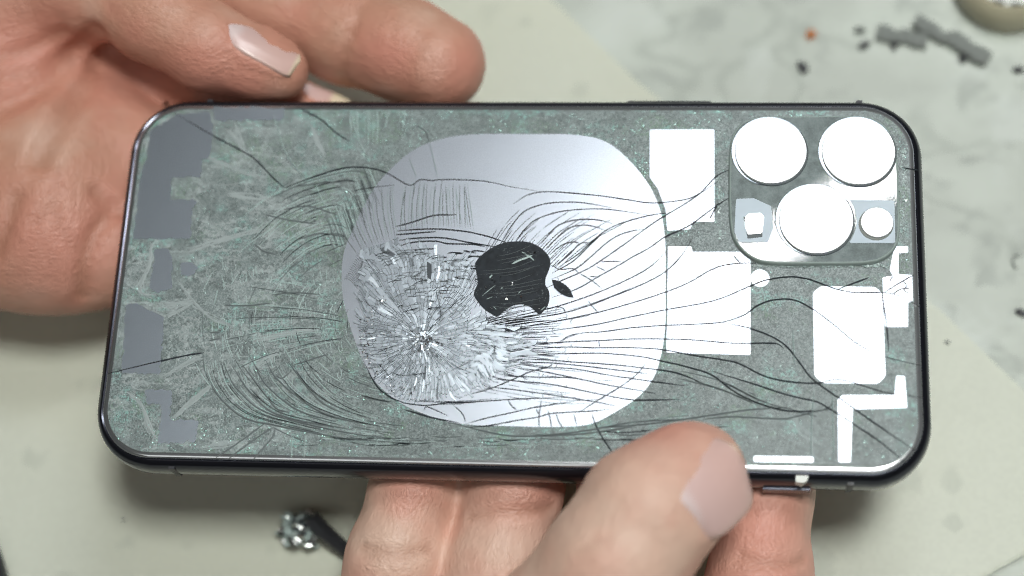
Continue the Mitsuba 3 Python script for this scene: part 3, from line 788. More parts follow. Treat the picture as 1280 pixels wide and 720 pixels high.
# ------------------------------------------------------------------ camera bump
BZ = 0.0012
bump_px = [(913, 190), (917, 167), (930, 152), (955, 146), (1010, 145), (1075, 145), (1100, 152), (1115, 170), (1121, 200), (1123, 240), (1124, 285), (1119, 308), (1104, 322), (1080, 328), (1020, 329), (962, 328), (936, 319), (919, 300), (913, 275), (912, 230)]
bp = sg.Polygon(ats(catmull(bump_px, 5, True), Z0 + BZ)).buffer(0)
BK = 'smartphone__camera_bump'
rings = []
for o, z in ((0.00018, -0.0002), (0.00016, 0.0004), (0.0001, BZ - 0.0004), (0.0, BZ - 0.0002), (-0.00012, BZ - 0.00005), (-0.00028, BZ)):
    c = np.array(bp.buffer(o, quad_segs=8).exterior.coords)
    L = sg.LinearRing(c)
    c = np.array([L.interpolate(s, normalized=True).coords[0] for s in np.linspace(0, 1, 160, endpoint=False)])
    c = c[::-1] if not L.is_ccw else c
    c = np.roll(c, -int(np.argmin(np.arctan2(c[:, 1] - bp.centroid.y, c[:, 0] - bp.centroid.x))), axis=0)
    rings.append(np.column_stack([c, np.full(len(c), Z0 + z)]))
v, f = loft(rings)
add(BK + '__rim', trimesh.Trimesh(v, f, process=False), 'bump_side', smooth=50)
add(BK, slab(bp.buffer(-0.00026), Z0 + BZ - 0.0006, Z0 + BZ), 'bump_glass')
tag(BK, 'raised clear glass camera plate with three round lens openings')
zb = Z0 + BZ


def disc(u, v_, rpx, z, h, key, mat, lab=None, squash=1.0):
    c = ats([(u, v_)], z)[0]
    r = np.linalg.norm(ats([(u + rpx, v_)], z)[0] - c)
    k = np.arange(64) * 2 * np.pi / 64
    rr = [(r, -0.0003), (r, h - 0.00012), (r - 0.00012, h)]
    rg = [np.column_stack([c[0] + q_ * np.cos(k), c[1] + q_ * np.sin(k) * squash, np.full(64, z + hh)]) for q_, hh in rr]
    v, f = loft(rg)
    v = np.vstack([v, [c[0], c[1], z + h]])
    f = np.vstack([f, [[128 + j, 128 + (j + 1) % 64, 192] for j in range(64)]])
    kk = add(key, trimesh.Trimesh(v, f, process=False), mat, smooth=30)
    if lab:
        tag(kk, lab)
    return c, r


for u, v_, r_ in ((963.5, 189.5), (1073.5, 190), (1020, 275)) and ((963.5, 189.5, 45), (1073, 190, 46), (1020, 275, 46.5)):
    disc(u - 2.0, v_ - 0.5, r_ + 3.0, zb, 0.00012, BK + '__lens_seat', 'dull_metal')
    disc(u + 1.0, v_ + 1.6, r_ + 0.9, zb, 0.00024, BK + '__lens_shade_disc', 'gap_dark')  # dark offset disc, paints the shade line at the lens side
    c, r = disc(u, v_, r_, zb, 0.0004, BK + '__lens_cover', 'lens_metal', 'round lens blank shining white')
    k = np.arange(64) * 2 * np.pi / 64
    gr = [[np.column_stack([c[0] + 0.0002 + q_ * np.cos(k), c[1] + q_ * np.sin(k), np.full(64, zb + 0.0004 + hh)]) for q_, hh in ((r * .875, -0.0001), (r * .878, 0.00006), (r * .886, 0.00006), (r * .889, -0.0001))]]
    v, f = loft(gr[0])
    add(BK + '__lens_ring', trimesh.Trimesh(v, f, process=False), 'lens_metal')
for lab, pts in (('pale blue grey panel beside the flash opening', [(920, 249), (942, 248), (964, 258), (966, 286), (960, 303), (924, 303), (918, 290)]), ('pale square panel round the sensor opening', [(1062, 250), (1118, 251), (1119, 304), (1062, 304)])):
    pg = sg.Polygon(ats(pts, zb)).buffer(-0.0003).buffer(0.0003)
    pg = pg.difference(sg.Point(*ats([(1020, 275)], zb)[0]).buffer(0.0071))
    tag(add(BK + '__panel', slab(pg, zb - 0.0002, zb + 0.00012), 'pale_panel'), lab)
disc(1095, 280.5, 22.0, zb + 0.0001, 0.00012, BK + '__sensor_seat', 'grey_plastic')
disc(1096, 279, 20.5, zb + 0.0001, 0.0005, BK + '__sensor_cover', 'lens_metal', 'small round sensor blank')
fl = ats([(936, 268), (951, 267), (955, 272), (953, 290), (951, 293), (935, 294), (931, 284), (931, 273)], zb)
add(BK + '__flash_shade', slab(sg.Polygon(ats([(930, 272), (953, 272), (952, 296), (935, 298)], zb)).buffer(.0001), zb, zb + 0.0002), 'gap_dark')  # dark patch standing in for the shadow beside the flash
tag(add(BK + '__flash', slab(sg.Polygon(fl).buffer(-.0002).buffer(.0002), zb, zb + 0.0005, 0.0001), 'lens_metal'), 'small white rounded flash cover')
# bright ragged glass edge along the foot of the bump
fr = []
for k in range(150):
    u = rng.uniform(940, 1108)
    x, y = ats([(u, 332.6 + rng.normal(0, 0.9))])[0]
    fr.append(flake(x, y, Z0 + 0.0003, rng.uniform(.0002, .0005), 0.5))
for k in range(240):
    side = rng.integers(0, 2)
    u, v_ = ((899 + rng.normal(0, 1.5), rng.uniform(165, 300)) if side else (1129 + rng.normal(0, 2), rng.uniform(185, 300)))
    x, y = ats([(u, v_)])[0]
    fr.append(flake(x, y, Z0 + 0.0001, rng.uniform(.00015, .0004), 0.4))
v = np.vstack(fr)
tag(add(BK + '__chipped_fringe', trimesh.Trimesh(v, np.arange(len(v)).reshape(-1, 3), process=False), 'powder_glass'), kind='stuff')


# ------------------------------------------------------------------ hands: one smooth surface each, from rounded bones
def surface_nets(F, lo, h):
    """vertices and triangles of the zero surface of the grid F (negative inside)"""
    s = F < 0
    nx, ny, nz = F.shape
    acc = np.zeros((nx - 1, ny - 1, nz - 1, 3), np.float32)
    cnt = np.zeros((nx - 1, ny - 1, nz - 1), np.int16)
    C = [(i, j, k) for i in (0, 1) for j in (0, 1) for k in (0, 1)]
    for a in C:
        for ax in range(3):
            if a[ax]:
                continue
            b = list(a)
            b[ax] = 1
            sa_ = tuple(slice(q_, q_ + m - 1) for q_, m in zip(a, F.shape))
            sb_ = tuple(slice(q_, q_ + m - 1) for q_, m in zip(b, F.shape))
            fa, fb = F[sa_], F[sb_]
            cr = s[sa_] != s[sb_]
            t = np.where(cr, fa / np.where(cr, fa - fb, 1), 0)
            for c in range(3):
                acc[..., c] += np.where(cr, a[c] + (t if c == ax else 0), 0)
            cnt += cr
    on = cnt > 0
    idx = -np.ones(on.shape, np.int64)
    idx[on] = np.arange(on.sum())
    base = np.argwhere(on)
    v = (acc[on] / cnt[on][:, None] + base) * h + lo
    tris = []
    for ax in range(3):
        o = [0, 1, 2]
        o.remove(ax)
        sl0 = [slice(1, -1)] * 3
        sl0[ax] = slice(0, -1)
        sl1 = [slice(1, -1)] * 3
        sl1[ax] = slice(1, None)
        A, B = s[tuple(sl0)], s[tuple(sl1)]
        e = np.argwhere(A != B)
        if not len(e):
            continue
        sign = A[tuple(e.T)]
        g = e + 1
        g[:, ax] -= 1
        q_ = []
        for d0, d1 in ((-1, -1), (0, -1), (0, 0), (-1, 0)):
            w = g.copy()
            w[:, o[0]] += d0
            w[:, o[1]] += d1
            q_.append(idx[tuple(w.T)])
        q_ = np.stack(q_, 1)
        flip = sign ^ (ax == 1)
        q_ = np.where(flip[:, None], q_, q_[:, ::-1])
        tris += [q_[:, [0, 1, 2]], q_[:, [0, 2, 3]]]
    return v, np.vstack(tris)


def smin(a, b, k):
    h_ = np.clip(0.5 + 0.5 * (b - a) / k, 0, 1)
    return b + (a - b) * h_ - k * h_ * (1 - h_)


def bone(p, a, ra, b, rb):
    a, b = np.asarray(a, np.float32), np.asarray(b, np.float32)
    ab = b - a
    t = np.clip((p - a) @ ab / max(float(ab @ ab), 1e-12), 0, 1)
    return np.linalg.norm(p - a - t[..., None] * ab, axis=-1) - (ra + (rb - ra) * t)


def chain(p, js, k=0.003):
    d = None
    for (a, ra), (b, rb) in zip(js[:-1], js[1:]):
        e = bone(p, a, ra, b, rb)
        d = e if d is None else smin(d, e, k)
    return d


def phone_sdf(p):
    q_ = np.abs(p[..., :2]) - np.array([W / 2 + 0.0017 - 0.0105, H / 2 + 0.0017 - 0.0105], np.float32)
    d2 = np.linalg.norm(np.maximum(q_, 0), axis=-1) + np.minimum(q_.max(-1), 0) - 0.0105
    dz = np.abs(p[..., 2] - (Z0 - 0.0038)) - 0.0038
    r = 0.001
    w = np.stack([d2 + r, dz + r], -1)
    return np.linalg.norm(np.maximum(w, 0), axis=-1) + np.minimum(w.max(-1), 0) - r


def J(u, v_, z, r):
    """a joint seen at the pixel (u, v_), its centre at the height z (mm), radius r (mm)"""
    return ah(u, v_, z / 1000), r / 1000


def ah(u, v_, z):
    return at(u, v_, z + Z0 - 0.048)


class Hand:
    def __init__(self, digits, palm, creases, k_palm=0.006, k_digit=0.0018, step=0.0007, k_palm_own=0.012):
        self.digits, self.palm, self.creases = digits, palm, creases
        self.kp, self.kd, self.ko, self.h = k_palm, k_digit, k_palm_own, step
        js = np.array([np.r_[a, r] for ch in digits + palm for a, r in ch])
        self.kd = k_digit
        self.lo = (js[:, :3] - js[:, 3:]).min(0) - 0.004
        self.hi = (js[:, :3] + js[:, 3:]).max(0) + 0.004

    def lines(self):
        if not hasattr(self, 'traced'):
            self.traced = [(c, wd, dep) for c, wd, dep in ((self.on_skin(catmull(pts, 4)), wd, dep) for pts, z, wd, dep in self.creases) if len(c) > 2]
        return self.traced + getattr(self, 'folds', [])

    def raw(self, p):
        d = None
        for ch in self.digits:
            e = chain(p, ch)
            d = e if d is None else smin(d, e, self.kd)
        w = None
        for ch in self.palm:
            e = chain(p, ch, 0.008)
            w = e if w is None else smin(w, e, self.ko)
        return d if w is None else smin(d, w, self.kp)

    def on_skin(self, pts):
        out = []
        for u, v_ in pts:
            d_ = FWD * FPX + RIGHT * (u - 640) + DOWN * (v_ - 360)
            d_ = d_ / np.linalg.norm(d_)
            t = 0.2
            for _ in range(60):
                e = float(self.raw((CAM + d_ * t).astype(np.float32)))
                t += e * 0.9
                if e < 0.00004 or t > 0.45:
                    break
            if t < 0.45:
                out.append(CAM + d_ * t)
        return np.array(out, np.float32)

    def sdf(self, p):
        d = self.raw(p)
        for c, wd, dep in self.lines():
            lo, hi = c.min(0) - 0.005, c.max(0) + 0.005
            k = np.all((p > lo) & (p < hi), axis=-1)
            if not k.any():
                continue
            q_ = p[k]
            best = None
            for a, b in zip(c[:-1], c[1:]):
                e = bone(q_, a, 0, b, 0)
                best = e if best is None else np.minimum(best, e)
            d[k] += dep / 1000 * np.exp(-np.square(best / (wd / 1000)))
        return np.maximum(d, -(phone_sdf(p) - 0.00015))

    def mesh(self):
        ax = [np.arange(a, b + self.h, self.h, dtype=np.float32) for a, b in zip(self.lo, self.hi)]
        F = np.empty([len(a) for a in ax], np.float32)
        X, Y = ax[0], ax[1]
        n_ = max(1, int(1.2e6 / (len(Y) * len(ax[2]))))
        for i in range(0, len(X), n_):
            P = np.stack(np.meshgrid(X[i:i + n_], Y, ax[2], indexing='ij'), -1)
            F[i:i + n_] = self.raw(P)
        # only near the surface are creases and the phone worth evaluating
        near = np.argwhere(np.abs(F) < 0.004)
        P = (near * self.h + self.lo).astype(np.float32)
        vals = np.concatenate([self.sdf(P[i:i + 300000]) for i in range(0, len(P), 300000)])
        F[tuple(near.T)] = vals
        far_ = np.argwhere(F < -0.004)
        Pf = (far_ * self.h + self.lo).astype(np.float32)
        F[tuple(far_.T)] = np.maximum(F[tuple(far_.T)], -(phone_sdf(Pf) - 0.00015))
        v, f = surface_nets(F, self.lo, self.h)
        m = trimesh.Trimesh(v, f, process=False)
        parts = m.split(only_watertight=False)
        m = max(parts, key=lambda q_: len(q_.faces))
        trimesh.smoothing.filter_taubin(m, iterations=6)
        n_ = m.vertex_normals
        amp = 0.00022 * (meshkit.fbm(m.vertices * 260, 3, 3) - 0.5) + 0.00008 * (meshkit.fbm(m.vertices * 900, 2, 8) - 0.5)
        keep_ = np.clip((phone_sdf(m.vertices) - 0.0006) / 0.001, 0, 1)
        m.vertices = m.vertices + n_ * (amp * 2 * keep_)[:, None]
        if m.volume < 0:
            m.invert()
        return m


SKIN = np.array([0.615, 0.395, 0.305])
RED = np.array([0.56, 0.225, 0.17])
PALE = np.array([0.66, 0.50, 0.40])
DARK = np.array([0.33, 0.15, 0.095])


def paint(m, hand, reds, dark_amt=0.7, base=SKIN):
    v = m.vertices
    a = meshkit.fbm(v * 110, 3, 4)[:, None]
    b = meshkit.fbm(v * 420, 3, 14)[:, None]
    c = base * (1 + 0.10 * (b - 0.5))
    t = np.clip((a - 0.42) * 3.2, 0, 1)
    c = c * (1 - 0.46 * t) + RED * 0.46 * t
    t = np.clip((0.47 - a) * 3.5, 0, 1)
    c = c * (1 - 0.45 * t) + PALE * 0.45 * t
    for q_, r in reds:
        w = np.exp(-np.square(np.linalg.norm(v - q_, axis=1) / r))[:, None] * 0.62
        c = c * (1 - w) + RED * w
    for cr, wd, dep in hand.lines():
        if dep < 0:
            continue
        dd = np.min([bone(v, p0, 0, p1, 0) for p0, p1 in zip(cr[:-1], cr[1:])], axis=0)
        w = (np.exp(-np.square(dd / (wd / 1000 * 0.75))) * min(1, dep * dark_amt))[:, None]
        c = c * (1 - w) + DARK * w
    return np.clip(c, 0, 1)


def nail(hand, c, axis, normal, hl, hw, key, free=0.16, curve=0.42, lift=0.00015, lun=0.25, long=0.05, taper=0.08, base_round=3.0, tip_round=4.0):
    """a nail on the skin at c: half-length hl along axis (towards the tip), half-width hw; curve: how far its sides bend down"""
    a = np.asarray(axis, float)
    a /= np.linalg.norm(a)
    n_ = np.asarray(normal, float)
    n_ -= a * (n_ @ a)
    n_ /= np.linalg.norm(n_)
    l = np.cross(n_, a)
    S, N = np.linspace(-1, 1, 37), np.linspace(-1, 1, 29)
    rows, cols, tops = [], [], []
    for s in S:
        wS = hw * (1 - (min(1, -s) if s < 0 else 0) ** base_round) ** (1 / base_round) * (1 - (min(1, s) if s > 0 else 0) ** tip_round) ** (1 / tip_round) * (1 - taper * max(0, -s))
        for t in N:
            ss = s * hl
            p_ = c + a * ss + l * t * wS - n_ * (curve * hw * t * t + long * hl * s * s)
            rows.append(p_)
            bed_ = np.array([0.58, 0.385, 0.345])
            lunula = np.clip((-s - (1 - 2 * lun) - 0.25 * t * t) * 5, 0, 1)
            fr_ = np.clip((s - (1 - 2 * free) + 0.12 * t * t * 0) * 9, 0, 1)
            side = np.clip((abs(t) - .86) * 6, 0, 1)
            col = bed_ * (1 - lunula) + np.array([0.64, 0.52, 0.50]) * lunula
            col = col * (1 - .35 * np.clip(0.4 - s, 0, 1)) + np.array([0.58, 0.44, 0.44]) * .35 * np.clip(0.4 - s, 0, 1)
            col = col * (1 - fr_) + np.array([0.68, 0.58, 0.42]) * fr_
            col = col * (1 - .4 * side) + np.array([0.50, 0.33, 0.26]) * .4 * side
            cols.append(col)
    P = np.array(rows)
    # raise the plate just over the skin
    for _ in range(4):
        d = hand.raw(P.astype(np.float32))
        need = np.clip(lift - d, 0, None)
    sh = np.percentile(hand.raw(P.astype(np.float32)).reshape(37, 29)[6:30, 4:25], 40)
    P = P - n_ * (sh - lift)
    th_ = 0.0006
    G = P.reshape(37, 29, 3)
    edge = np.vstack([G[29:0:-2, 0], G[0:1, 14], G[1:30:2, 28]])
    out = edge - c
    out -= n_ * (out @ n_)[:, None]
    hand.folds = getattr(hand, 'folds', []) + [((edge + out / np.linalg.norm(out, axis=1, keepdims=True) * 0.0006 - n_ * 0.0003).astype(np.float32), 0.9, -0.55)]
    nv = len(P)
    Q = P - n_ * th_
    v = np.vstack([P, Q])
    i, j = np.meshgrid(np.arange(36), np.arange(28), indexing='ij')
    q_ = (i * 29 + j).ravel()
    f = [np.stack([q_, q_ + 29, q_ + 30], 1), np.stack([q_, q_ + 30, q_ + 1], 1)]
    f += [g[:, ::-1] + nv for g in list(f)]
    loop = [k for k in range(29)] + [k * 29 + 28 for k in range(1, 37)] + [36 * 29 + k for k in range(27, -1, -1)] + [k * 29 for k in range(35, 0, -1)]
    loop = np.array(loop)
    nx_ = np.roll(loop, -1)
    f += [np.stack([loop, nx_, nx_ + nv], 1), np.stack([loop, nx_ + nv, loop + nv], 1)]
    m = trimesh.Trimesh(v, np.vstack(f), process=False)
    m.fix_normals()
    add(key, m, 'nail', smooth=True, color=np.vstack([cols, cols]))


# hand holding the near long edge: thumb on the glass, fingers under the phone
thumb = [J(868, 592, 56.0, 8.5), J(852, 606, 56.5, 9.4), J(812, 640, 57.5, 11.0), J(768, 706, 56, 11.4), J(700, 800, 47, 13.0), J(640, 900, 36, 15.0)]
little = [J(560, 470, 31.5, 6.6), J(540, 535, 32, 7.4), J(516, 615, 31.8, 7.6), J(494, 700, 30.5, 8.6), J(470, 800, 27, 8.8), J(470, 960, 26, 9.5)]
ring_ = [J(680, 430, 31, 7.2), J(662, 520, 31.5, 7.9), J(642, 610, 31.2, 8.6), J(620, 720, 29.5, 9.2), J(590, 830, 26, 9.4), J(560, 970, 26, 10)]
middle = [J(800, 420, 31, 7.4), J(795, 520, 31.5, 8.2), J(786, 610, 31, 8.6), J(772, 720, 29, 9.2), J(740, 840, 26, 9.6), J(690, 990, 26, 10)]
index = [J(962, 440, 31, 7.2), J(960, 530, 31.5, 8.0), J(957, 610, 31.2, 8.2), J(950, 720, 30, 8.8), J(900, 860, 26, 9.6), J(800, 1000, 26, 10)]
palm = [[J(480, 960, 26, 10), J(520, 1120, 30, 12)], [J(560, 970, 26, 11), J(560, 1130, 30, 13)], [J(690, 990, 26, 11), J(620, 1130, 30, 13)], [J(800, 1000, 27, 11), J(680, 1130, 30, 13)], [J(640, 900, 38, 13), J(620, 1120, 32, 14)], [J(580, 1120, 31, 15), J(560, 1250, 33, 16)]]
zs = 39
cr = [([(452, 683), (480, 688), (510, 690), (536, 686)], 38, 1.0, .8), ([(455, 692), (490, 697), (520, 693)], 38, .8, .55), ([(588, 646), (620, 640), (650, 642), (690, 634)], 38, 1.0, .8), ([(640, 634), (665, 640), (685, 643)], 39, .7, .3),
      ([(925, 694), (950, 702), (980, 705), (1005, 700)], 38, 1.0, .8), ([(918, 702), (950, 710), (985, 712)], 38, .8, .25),
      ([(722, 690), (742, 680), (760, 672)], 68, .9, .22), ([(800, 655), (815, 668), (826, 680)], 68, .9, .12)]
hand_near = Hand([thumb, little, ring_, middle, index], palm, cr, k_digit=0.003)
tipred = [(ah(835, 545, 0.062), 0.008), (ah(940, 650, 0.036), 0.009), (ah(957, 690, 0.036), 0.010), (ah(640, 615, 0.037), 0.008), (ah(520, 612, 0.037), 0.006)]
ctr = ah(882, 593, 0.0650)
nail(hand_near, ctr, ah(919, 562, 0.0622) - ah(851, 624, 0.0668), [0.22, 0.10, 0.96], 0.0074, 0.0089, 'hand__thumb_nail', free=0.06, curve=0.5, lun=0.2, taper=0.0, base_round=3.2, tip_round=3.0)
m = hand_near.mesh()
add('hand', m, 'skin', smooth=True, color=paint(m, hand_near, tipred))
tag('hand', 'hand reaching in at the bottom, thumb pressed on the cracked glass', 'hand')

# hand at the far left: palm under the phone's end, fingers along the far long edge
pointer = [J(547, 80, 38, 9.4), J(505, 62, 37, 9.8), J(435, 42, 36, 9.7), J(350, 8, 36, 9.8), J(255, -40, 40, 9.8), J(90, -90, 41, 11.5)]
thumb = [J(350, 89, 45.5, 5.5), J(322, 80, 46, 6.5), J(262, 60, 48, 8.1), J(200, 20, 49, 9.0), J(110, -15, 48, 10.5), J(-40, -30, 44, 14)]
middle = [J(402, 158, 29, 7.2), J(350, 142, 29, 7.6), J(270, 120, 29, 8.2), J(150, 78, 25, 10), J(60, 44, 27, 11)]
ring_ = [J(520, 270, 29, 7.0), J(400, 250, 29.5, 8.0), J(280, 225, 30, 8.8), J(140, 180, 31, 9.6), J(20, 150, 32, 10)]
little = [J(430, 350, 29, 6.4), J(330, 335, 29.5, 7.4), J(220, 322, 30.5, 8.0), J(110, 318, 31.5, 8.6), J(0, 310, 32, 9)]
palm = [[J(150, 190, 29, 9.5), J(70, 190, 33, 12.5), J(-120, 150, 32, 15)], [J(150, 250, 29.5, 9.5), J(80, 255, 33, 12), J(-120, 220, 32, 15)], [J(140, 318, 30, 8.8), J(60, 312, 32, 10.5), J(-120, 300, 32, 14)],
        [J(112, 118, 26, 11.5), J(40, 90, 29, 12), J(-120, 60, 34, 15)], [J(20, 30, 40, 13), J(-120, 40, 38, 17)], [J(-120, 60, 38, 17), J(-120, 280, 34, 15)], [J(-120, 150, 38, 20), J(-260, 150, 40, 21)]]
cr = [([(118, 42), (95, 68), (60, 102), (30, 120), (-5, 137)], 46, 2.0, 2.6), ([(138, 62), (118, 90), (95, 122), (70, 160), (48, 198)], 43, 2.0, 2.6), ([(152, 266), (135, 255), (120, 240)], 41, 1.3, 1.5), ([(140, 262), (118, 292), (105, 330), (102, 372)], 41, 1.6, 1.4),
      ([(18, 250), (8, 285), (-4, 318)], 44, 1.6, 1.2), ([(0, 72), (40, 60), (80, 40)], 49, 1.5, .6), ([(0, 98), (35, 92), (70, 75)], 48, 1.3, .5), ([(438, 42), (431, 70), (430, 95), (440, 120)], 48, 1.3, .65), ([(452, 5), (447, 25), (440, 45)], 48, 1.3, .5),
      ([(70, 265), (78, 290), (95, 310)], 43, 1.2, .3), ([(75, 210), (70, 250), (40, 280)], 44, 1.3, .25)]
hand_far = Hand([pointer, thumb, middle, ring_, little], palm, cr, k_palm=0.005)
tipred = [(ah(585, 100, 0.044), 0.010), (ah(475, 75, 0.046), 0.008), (ah(300, 95, 0.05), 0.010), (ah(250, 80, 0.05), 0.009), (ah(30, 40, 0.048), 0.016), (ah(110, 300, 0.04), 0.010), (ah(60, 330, 0.04), 0.012), (ah(170, 110, 0.035), 0.014)]
nail(hand_far, ah(326, 62, 0.0505), ah(362, 81, 0.0480) - ah(286, 42, 0.0530), [0.18, 0.40, 0.90], 0.0076, 0.0041, 'hand_001__thumb_nail', free=0.08, curve=0.34, base_round=2.6, tip_round=6)
nail(hand_far, ah(408, 118, 0.0335), ah(450, 134, 0.031) - ah(380, 106, 0.0335), [0.25, 0.72, 0.66], 0.0052, 0.0042, 'hand_001__finger_nail', free=0.4, curve=0.4)
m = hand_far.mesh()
add('hand_001', m, 'skin', smooth=True, color=paint(m, hand_far, tipred, base=SKIN * [0.77, 0.64, 0.57]))  # base colour darkened to carry the shading on this hand
tag('hand_001', 'hand at the far left, fingers wrapped along the upper edge of the phone', 'hand')

# ------------------------------------------------------------------ scraps on the bench
def pebble(u, v_, z, rx, ry, rz, key, mat, lab, cat_, rot=0.0, seed=0, rough=0.35):
    s = trimesh.creation.icosphere(subdivisions=2, radius=1)
    d = s.vertices * (1 + rough * (meshkit.noise(s.vertices * 1.7 + seed * 9.1, seed) - 0.5) * 2)[:, None]
    d = d * np.array([rx, ry, rz]) / 1000
    c, s_ = math.cos(rot), math.sin(rot)
    d[:, :2] = d[:, :2] @ np.array([[c, s_], [-s_, c]])
    x, y = ats([(u, v_)], z + rz / 1000)[0]
    d += [x, y, z + rz / 1000 * 0.9]
    k = add(key, trimesh.Trimesh(d, s.faces, process=False), mat)
    tag(k, lab, cat_)


def strip(u0, v0, u1, v1, w, h, key, mat, lab, cat_, seed):
    a, b = ats([(u0, v0)], 0.002)[0], ats([(u1, v1)], 0.002)[0]
    t = (b - a) / np.linalg.norm(b - a)
    n_ = np.array([-t[1], t[0]])
    r = np.random.default_rng(seed)
    s = np.linspace(0, 1, 9)
    L = [a + (b - a) * q_ + n_ * (w / 2 + r.normal(0, w * .14)) for q_ in s]
    R = [a + (b - a) * q_ - n_ * (w / 2 + r.normal(0, w * .14)) for q_ in s[::-1]]
    k = add(key, slab(sg.Polygon(L + R).buffer(0), 0.0003, h, 0.0003), mat)
    tag(k, lab, cat_)


strip(1096, 38, 1160, 50, 0.0032, 0.0018, 'plastic_strip', 'grey_plastic', 'grey plastic strip lying beside the dark crumbs on the bench', 'plastic scrap', 1)
strip(1144, 24, 1236, 74, 0.0031, 0.0024, 'plastic_strip', 'grey_plastic', 'longer grey plastic strip nearest the cream ring', 'plastic scrap', 2)
pebble(1014, 43, 0.0, 1.1, 1.1, 0.8, 'orange_crumb', 'orange_chip', 'tiny orange crumb on the stone bench', 'crumb', 0.3, 3)
pebble(1003, 84, 0.0, 0.9, 1.4, 0.7, 'black_crumb', 'dark_plastic', 'tiny black crumb alone on the bench above the camera corner', 'crumb', 0.5, 4)
pebble(1080, 56, 0.0, 1.3, 0.8, 0.7, 'black_crumb', 'dark_plastic', 'black crumb at the left end of the shorter grey strip', 'crumb', 0.6, 5)
pebble(1118, 57, 0.0, 0.7, 1.1, 0.6, 'black_crumb', 'dark_plastic', 'black crumb just below the shorter grey strip', 'crumb', 0.0, 6)
pebble(1205, 72, 0.0, 1.2, 0.9, 0.8, 'black_crumb', 'dark_plastic', 'black crumb below the longer grey strip', 'crumb', 0.7, 7)
pebble(1273, 87, 0.0, 1.2, 0.7, 0.6, 'black_crumb', 'dark_plastic', 'black crumb at the right picture edge under the cream ring', 'crumb', 0.1, 8)
pebble(1277, 391, 0.0, 1.2, 0.7, 0.6, 'black_crumb', 'dark_plastic', 'black crumb on the bench right of the phone', 'crumb', -0.5, 9)
pebble(1075, 38, 0.0, 1.2, 0.9, 0.6, 'grey_crumb', 'grey_plastic', 'grey crumb left of the shorter grey strip', 'crumb', 0.2, 10)
pebble(1220, 69, 0.0, 1.0, 1.3, 0.8, 'white_crumb', 'white_plastic', 'small white crumb on the longer grey strip', 'crumb', 0.2, 11)
pebble(154, 650, MAT_Z, 0.35, 0.3, 0.2, 'black_speck', 'dark_plastic', 'tiny black speck on the pale mat left of the glass scrap', 'crumb', 0.2, 12)
pebble(1184, 428, 0.0 + MAT_Z, 0.5, 0.4, 0.3, 'grey_speck', 'grey_plastic', 'tiny grey speck on the mat beside the phone', 'crumb', 0.2, 13)
x, y = ats([(1272, 326)], 0.001)[0]
hook = [(x + 0.0009 * math.cos(a_), y + 0.0014 * math.sin(a_), 0.0006) for a_ in np.linspace(0.9, 4.6, 12)]
add('glass_chip', tube(hook, 0.0002, 6), 'grey_plastic')  # glass chip, built as a thin bent tube
tag('glass_chip', 'little glass chip drawn as a thin bent loop on the bench at the right', 'wire')
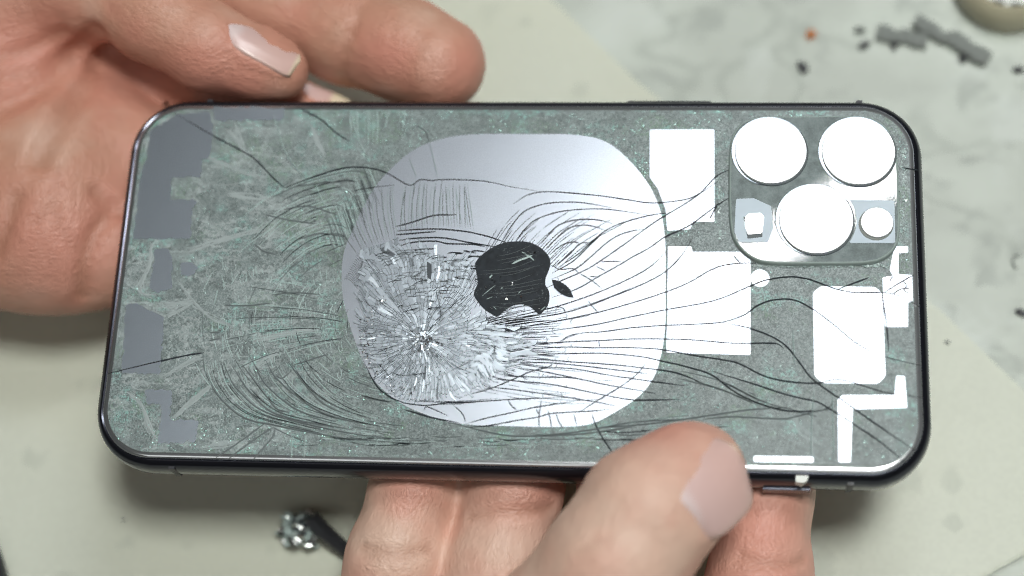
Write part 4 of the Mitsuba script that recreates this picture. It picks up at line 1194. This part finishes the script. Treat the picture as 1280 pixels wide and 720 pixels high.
# cream ring at the upper right: a turned ring with a white disc inside
c = ats([(1262, -26)], 0.004)[0]
rr = np.linalg.norm(ats([(1262 + 70, -26)], 0.004)[0] - c)
prof = [(rr * .52, 0.0005), (rr * .52, 0.0018), (rr * .60, 0.0028), (rr * .66, 0.0055), (rr * .74, 0.0078), (rr * .84, 0.0084), (rr * .94, 0.0072), (rr, 0.0045), (rr * .97, 0.0015), (rr * .93, 0.0004)]
k = np.arange(72) * 2 * np.pi / 72
v, f = loft([np.column_stack([c[0] + q_ * np.cos(k), c[1] + q_ * np.sin(k), np.full(72, z)]) for q_, z in prof])
rm = trimesh.Trimesh(v, f, process=False)
rm.invert()
add('round_tray__rim', rm, 'cream_plastic', smooth=50)
add('round_tray__base', slab(sg.Point(*c).buffer(rr * .56), 0.0006, 0.0016), 'white_plastic')
for k_, (du, dv, l) in enumerate(((-14, 30, 7), (10, 34, 8))):
    p0 = ats([(1262 + du, -26 + dv)], 0.002)[0]
    add('round_tray__slot', slab(sa.rotate(sg.box(p0[0] - l * .00018, p0[1] - .0007, p0[0] + l * .00018, p0[1] + .0007), -12), 0.0014, 0.0022), 'dark_plastic')
tag('round_tray', 'round cream rimmed dish partly out of frame at the upper right', 'dish')
# black cable at the lower left
pth = np.array([at(u, v_, 0.006) for u, v_ in catmull([(-70, 610), (-34, 668), (-14, 716), (0, 790), (6, 860)], 6)])
add('black_cable', tube(pth, 0.0035, 12), 'dark_plastic', smooth=60)
tag('black_cable', 'thick black cable crossing the lower left corner of the mat', 'cable')
# clump of broken glass stuck on the end of a dark strip
CZ = MAT_Z
base = at(378, 662, CZ + 0.004)
fv, fc = [], []
gl = []
for k in range(150):
    a_, b_ = rng.uniform(0, 6.28), math.acos(rng.uniform(-0.6, 1))
    d_ = np.array([math.sin(b_) * math.cos(a_), math.sin(b_) * math.sin(a_), math.cos(b_)])
    p0 = base + d_ * np.array([0.0042, 0.0038, 0.0036]) * rng.uniform(.5, 1.05)
    s = rng.uniform(.0004, .0013)
    gl.append(trimesh.convex.convex_hull(p0 + rng.normal(0, s * .6, (6, 3)) * np.array([1, 1, .8])))
tag(add('glass_scrap__splinter_cluster', cat(gl[::2]), 'debris_glass'), kind='stuff')
tag(add('glass_scrap__crumb_cluster', cat(gl[1::2]), 'powder_glass'), kind='stuff')
core = trimesh.creation.icosphere(subdivisions=3, radius=1)
core.vertices = base + core.vertices * np.array([0.0028, 0.0027, 0.0027]) * (0.8 + 0.5 * meshkit.noise(core.vertices * 2.2, 4))[:, None]
add('glass_scrap__core', core, 'gap_dark', smooth=False)
st_ = [at(u, v_, z) for u, v_, z in ((388, 648, .009), (402, 662, .008), (418, 676, .0065), (440, 694, .0045), (462, 706, .0032))]
add('glass_scrap__strip', tube(catmull(st_, 5), np.linspace(.0019, .0013, 21), 8), 'dark_plastic', smooth=40)
st_ = [at(u, v_, z) for u, v_, z in ((402, 672, .006), (416, 682, .005), (436, 692, .004))]
add('glass_scrap__edge_sliver', tube(catmull(st_, 5), .0006, 5), 'debris_glass')
tag('glass_scrap', 'clump of glittering glass splinters on a dark strip under the phone', 'glass scrap')
